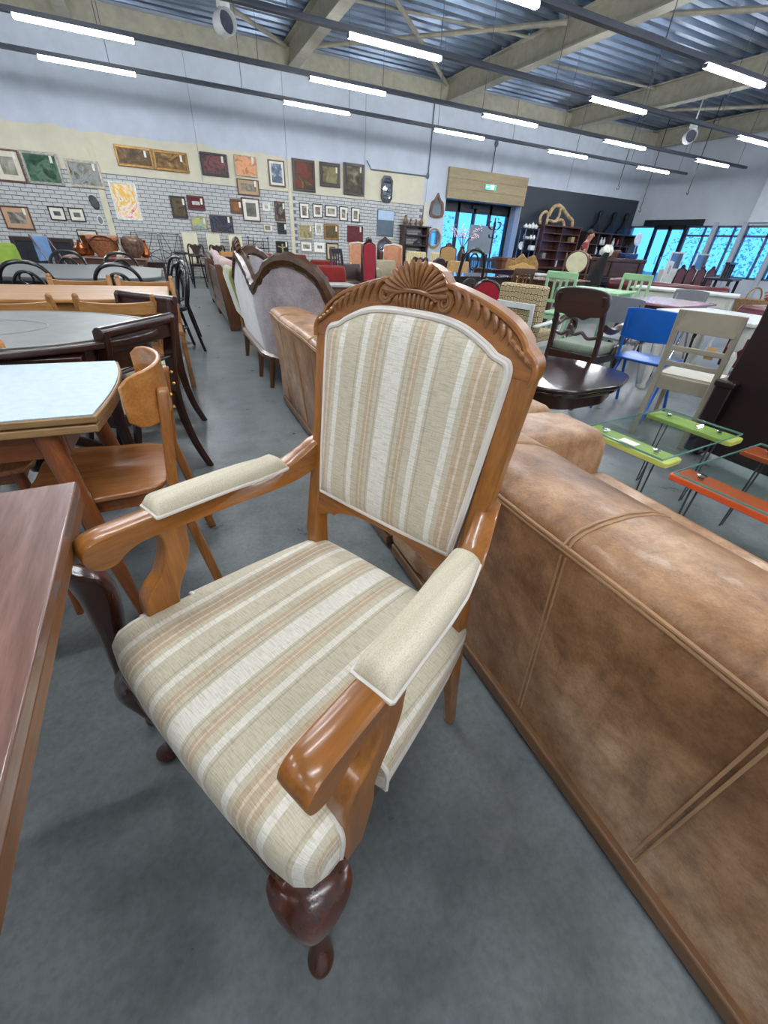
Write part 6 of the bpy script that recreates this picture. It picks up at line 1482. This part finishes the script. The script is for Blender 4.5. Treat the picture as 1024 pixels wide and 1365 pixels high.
for k, (x, z) in enumerate(((-1.13,.0),(-1.0,.0),(-.74,0),(-.62,0))):
    o = thing('white_mug', ['white mug, first of four behind the copper table','white mug, second of four behind the copper table','white mug, third of four behind the copper table','white mug, last of four behind the copper table'][k], 'mug', (x,10.40,.662), 0, 'white mugs')
    MB().lathe([(.05,0),(.055,.02),(.055,.28),(.048,.28),(.045,.03)], 14).build('body', M_china, o); MB().tube([(.05,0,.22),(.10,0,.2),(.10,0,.1),(.05,0,.08)], .012, 6).build('handle', M_china, o)
simple_table('plinth', 'low dark shelf in front of the trellises', (-.30,12.2,0), 0, .5, .4, .5, M_darkwood, M_darkwoodz, .03)
# iron trellises
def trellis(label, x0, x1, z1):
    o = thing('iron_trellis', label, 'trellis', ((x0+x1)/2,14.38,0), 0, 'iron trellises'); w = (x1-x0)/2; cz = .55
    def b(p, q): MB().bar((p[0],0,p[1]),(q[0],0,q[1]),.014,.014,up=(0,1,0)).build('bar', M_iron, o)
    b((-w,0),(-w,z1)); b((w,0),(w,z1)); b((-w,z1),(w,z1)); b((-w,.04),(w,.04))
    for k in range(8):
        a = PI/8+PI/4*k; c, s = math.cos(a), math.sin(a); r_ = min(w/abs(c), (z1-.04 if s > 0 else 1.0)*.5/abs(s)) ; b((c*.07,cz+s*.07),(c*r_,cz+s*r_))
    MB().tube([(.07*math.cos(a),0,cz+.07*math.sin(a)) for a in [2*PI*k/16 for k in range(16)]], .009, 6, True).build('ring', M_iron, o)
trellis('black iron trellis with star pattern, left one against the bricks', -.79, -.16, 1.02)
trellis('black iron trellis with star pattern, right one against the bricks', -.10, .38, 1.03)
gr = thing('iron_screen', 'wrought iron screen with diamond motif and blue finials against the bricks', 'screen', (2.48,14.36,0))
for x in (-.28,-.14,.14,.28): MB().tube([(x,0,0),(x,0,1.05)], .010, 6).build('bar', M_iron, gr)
for z in (.30,.55,.80,.98): MB().tube([(-.28,0,z),(.28,0,z)], .009, 6).build('rail', M_iron, gr)
MB().tube([(0,0,.98),(.13,0,.89),(0,0,.80),(-.13,0,.89)], .009, 6, True).tube([(0,0,.80),(.13,0,.68),(0,0,.55),(-.13,0,.68)], .009, 6, True).each('diamond', M_iron, gr)
for x in (-.28,.28): MB().ball((x,0,1.06), .03, 8, 5).build('finial', plain('teal_glass', (30,90,120), .3), gr)
# cream boards and carved chairs in front
for k, (x0, x1) in enumerate(((.44,.82),(1.05,1.40),(1.64,2.0))):
    o = thing('cream_screen', ['cream board behind the carved chairs, left of three','cream board behind the carved chairs, middle of three','cream board behind the carved chairs, right of three'][k], 'board', ((x0+x1)/2,14.2,0), 0, 'cream boards')
    MB().box(-(x1-x0)/2,(x1-x0)/2,-.02,.02,.42,1.09).build('board', plain('cream_board', (214,206,178), .7, var=.03), o, .006)
    for s in (-1, 1): MB().box(s*.12-.015,s*.12+.015,-.08,.02,0,.42).build('leg', M_cream, o)
q0 = panel_chair('carved_parlour_chair', 'dark carved parlour chair in front of the left cream board', (.66,13.1,0), 180, .87, .36, M_darkwood, M_darkwoodz, M_seatcream, 'vase', 'carved parlour chairs')
dup(q0, 'dark carved parlour chair in front of the middle cream board', (1.17,13.1,0), 180); dup(q0, 'dark carved parlour chair in front of the right cream board', (1.70,13.1,0), 180)
simple_table('parlour_table', 'dark table with a tan box between aisle sofas and parlour chairs', (1.28,12.2,0), 0, 1.1, .6, .66, M_darkwood, M_darkwoodz, .03)
o = MB().box(-.2,.2,-.12,.12,0,.09).build('tan_box', plain('tan_card', (190,136,80), .7), None, .004); o.location = (1.35,12.1,.662); tag(o, 'tan box lying on the dark table before the parlour chairs', 'box')
# bar stools at the end of the aisle
def stool(label, x, y):
    o = thing('bar_stool', label, 'stool', (x, y, 0), 0, 'black bar stools')
    MB().lathe([(.15,.64),(.16,.66),(.15,.69),(.02,.70)], 16).build('seat', M_black, o)
    for k in range(4):
        a = PI/4+PI/2*k; MB().tube([(.11*math.cos(a),.11*math.sin(a),.65),(.2*math.cos(a),.2*math.sin(a),0)], .011, 6).build('leg', M_iron, o)
    MB().tube([(.165*math.cos(a),.165*math.sin(a),.22) for a in [2*PI*k/16 for k in range(16)]], .008, 6, True).build('foot_ring', M_iron, o)
stool('black bar stool at the end of the aisle, left one', .30, 12.75); stool('black bar stool at the end of the aisle, right one', .58, 11.9)
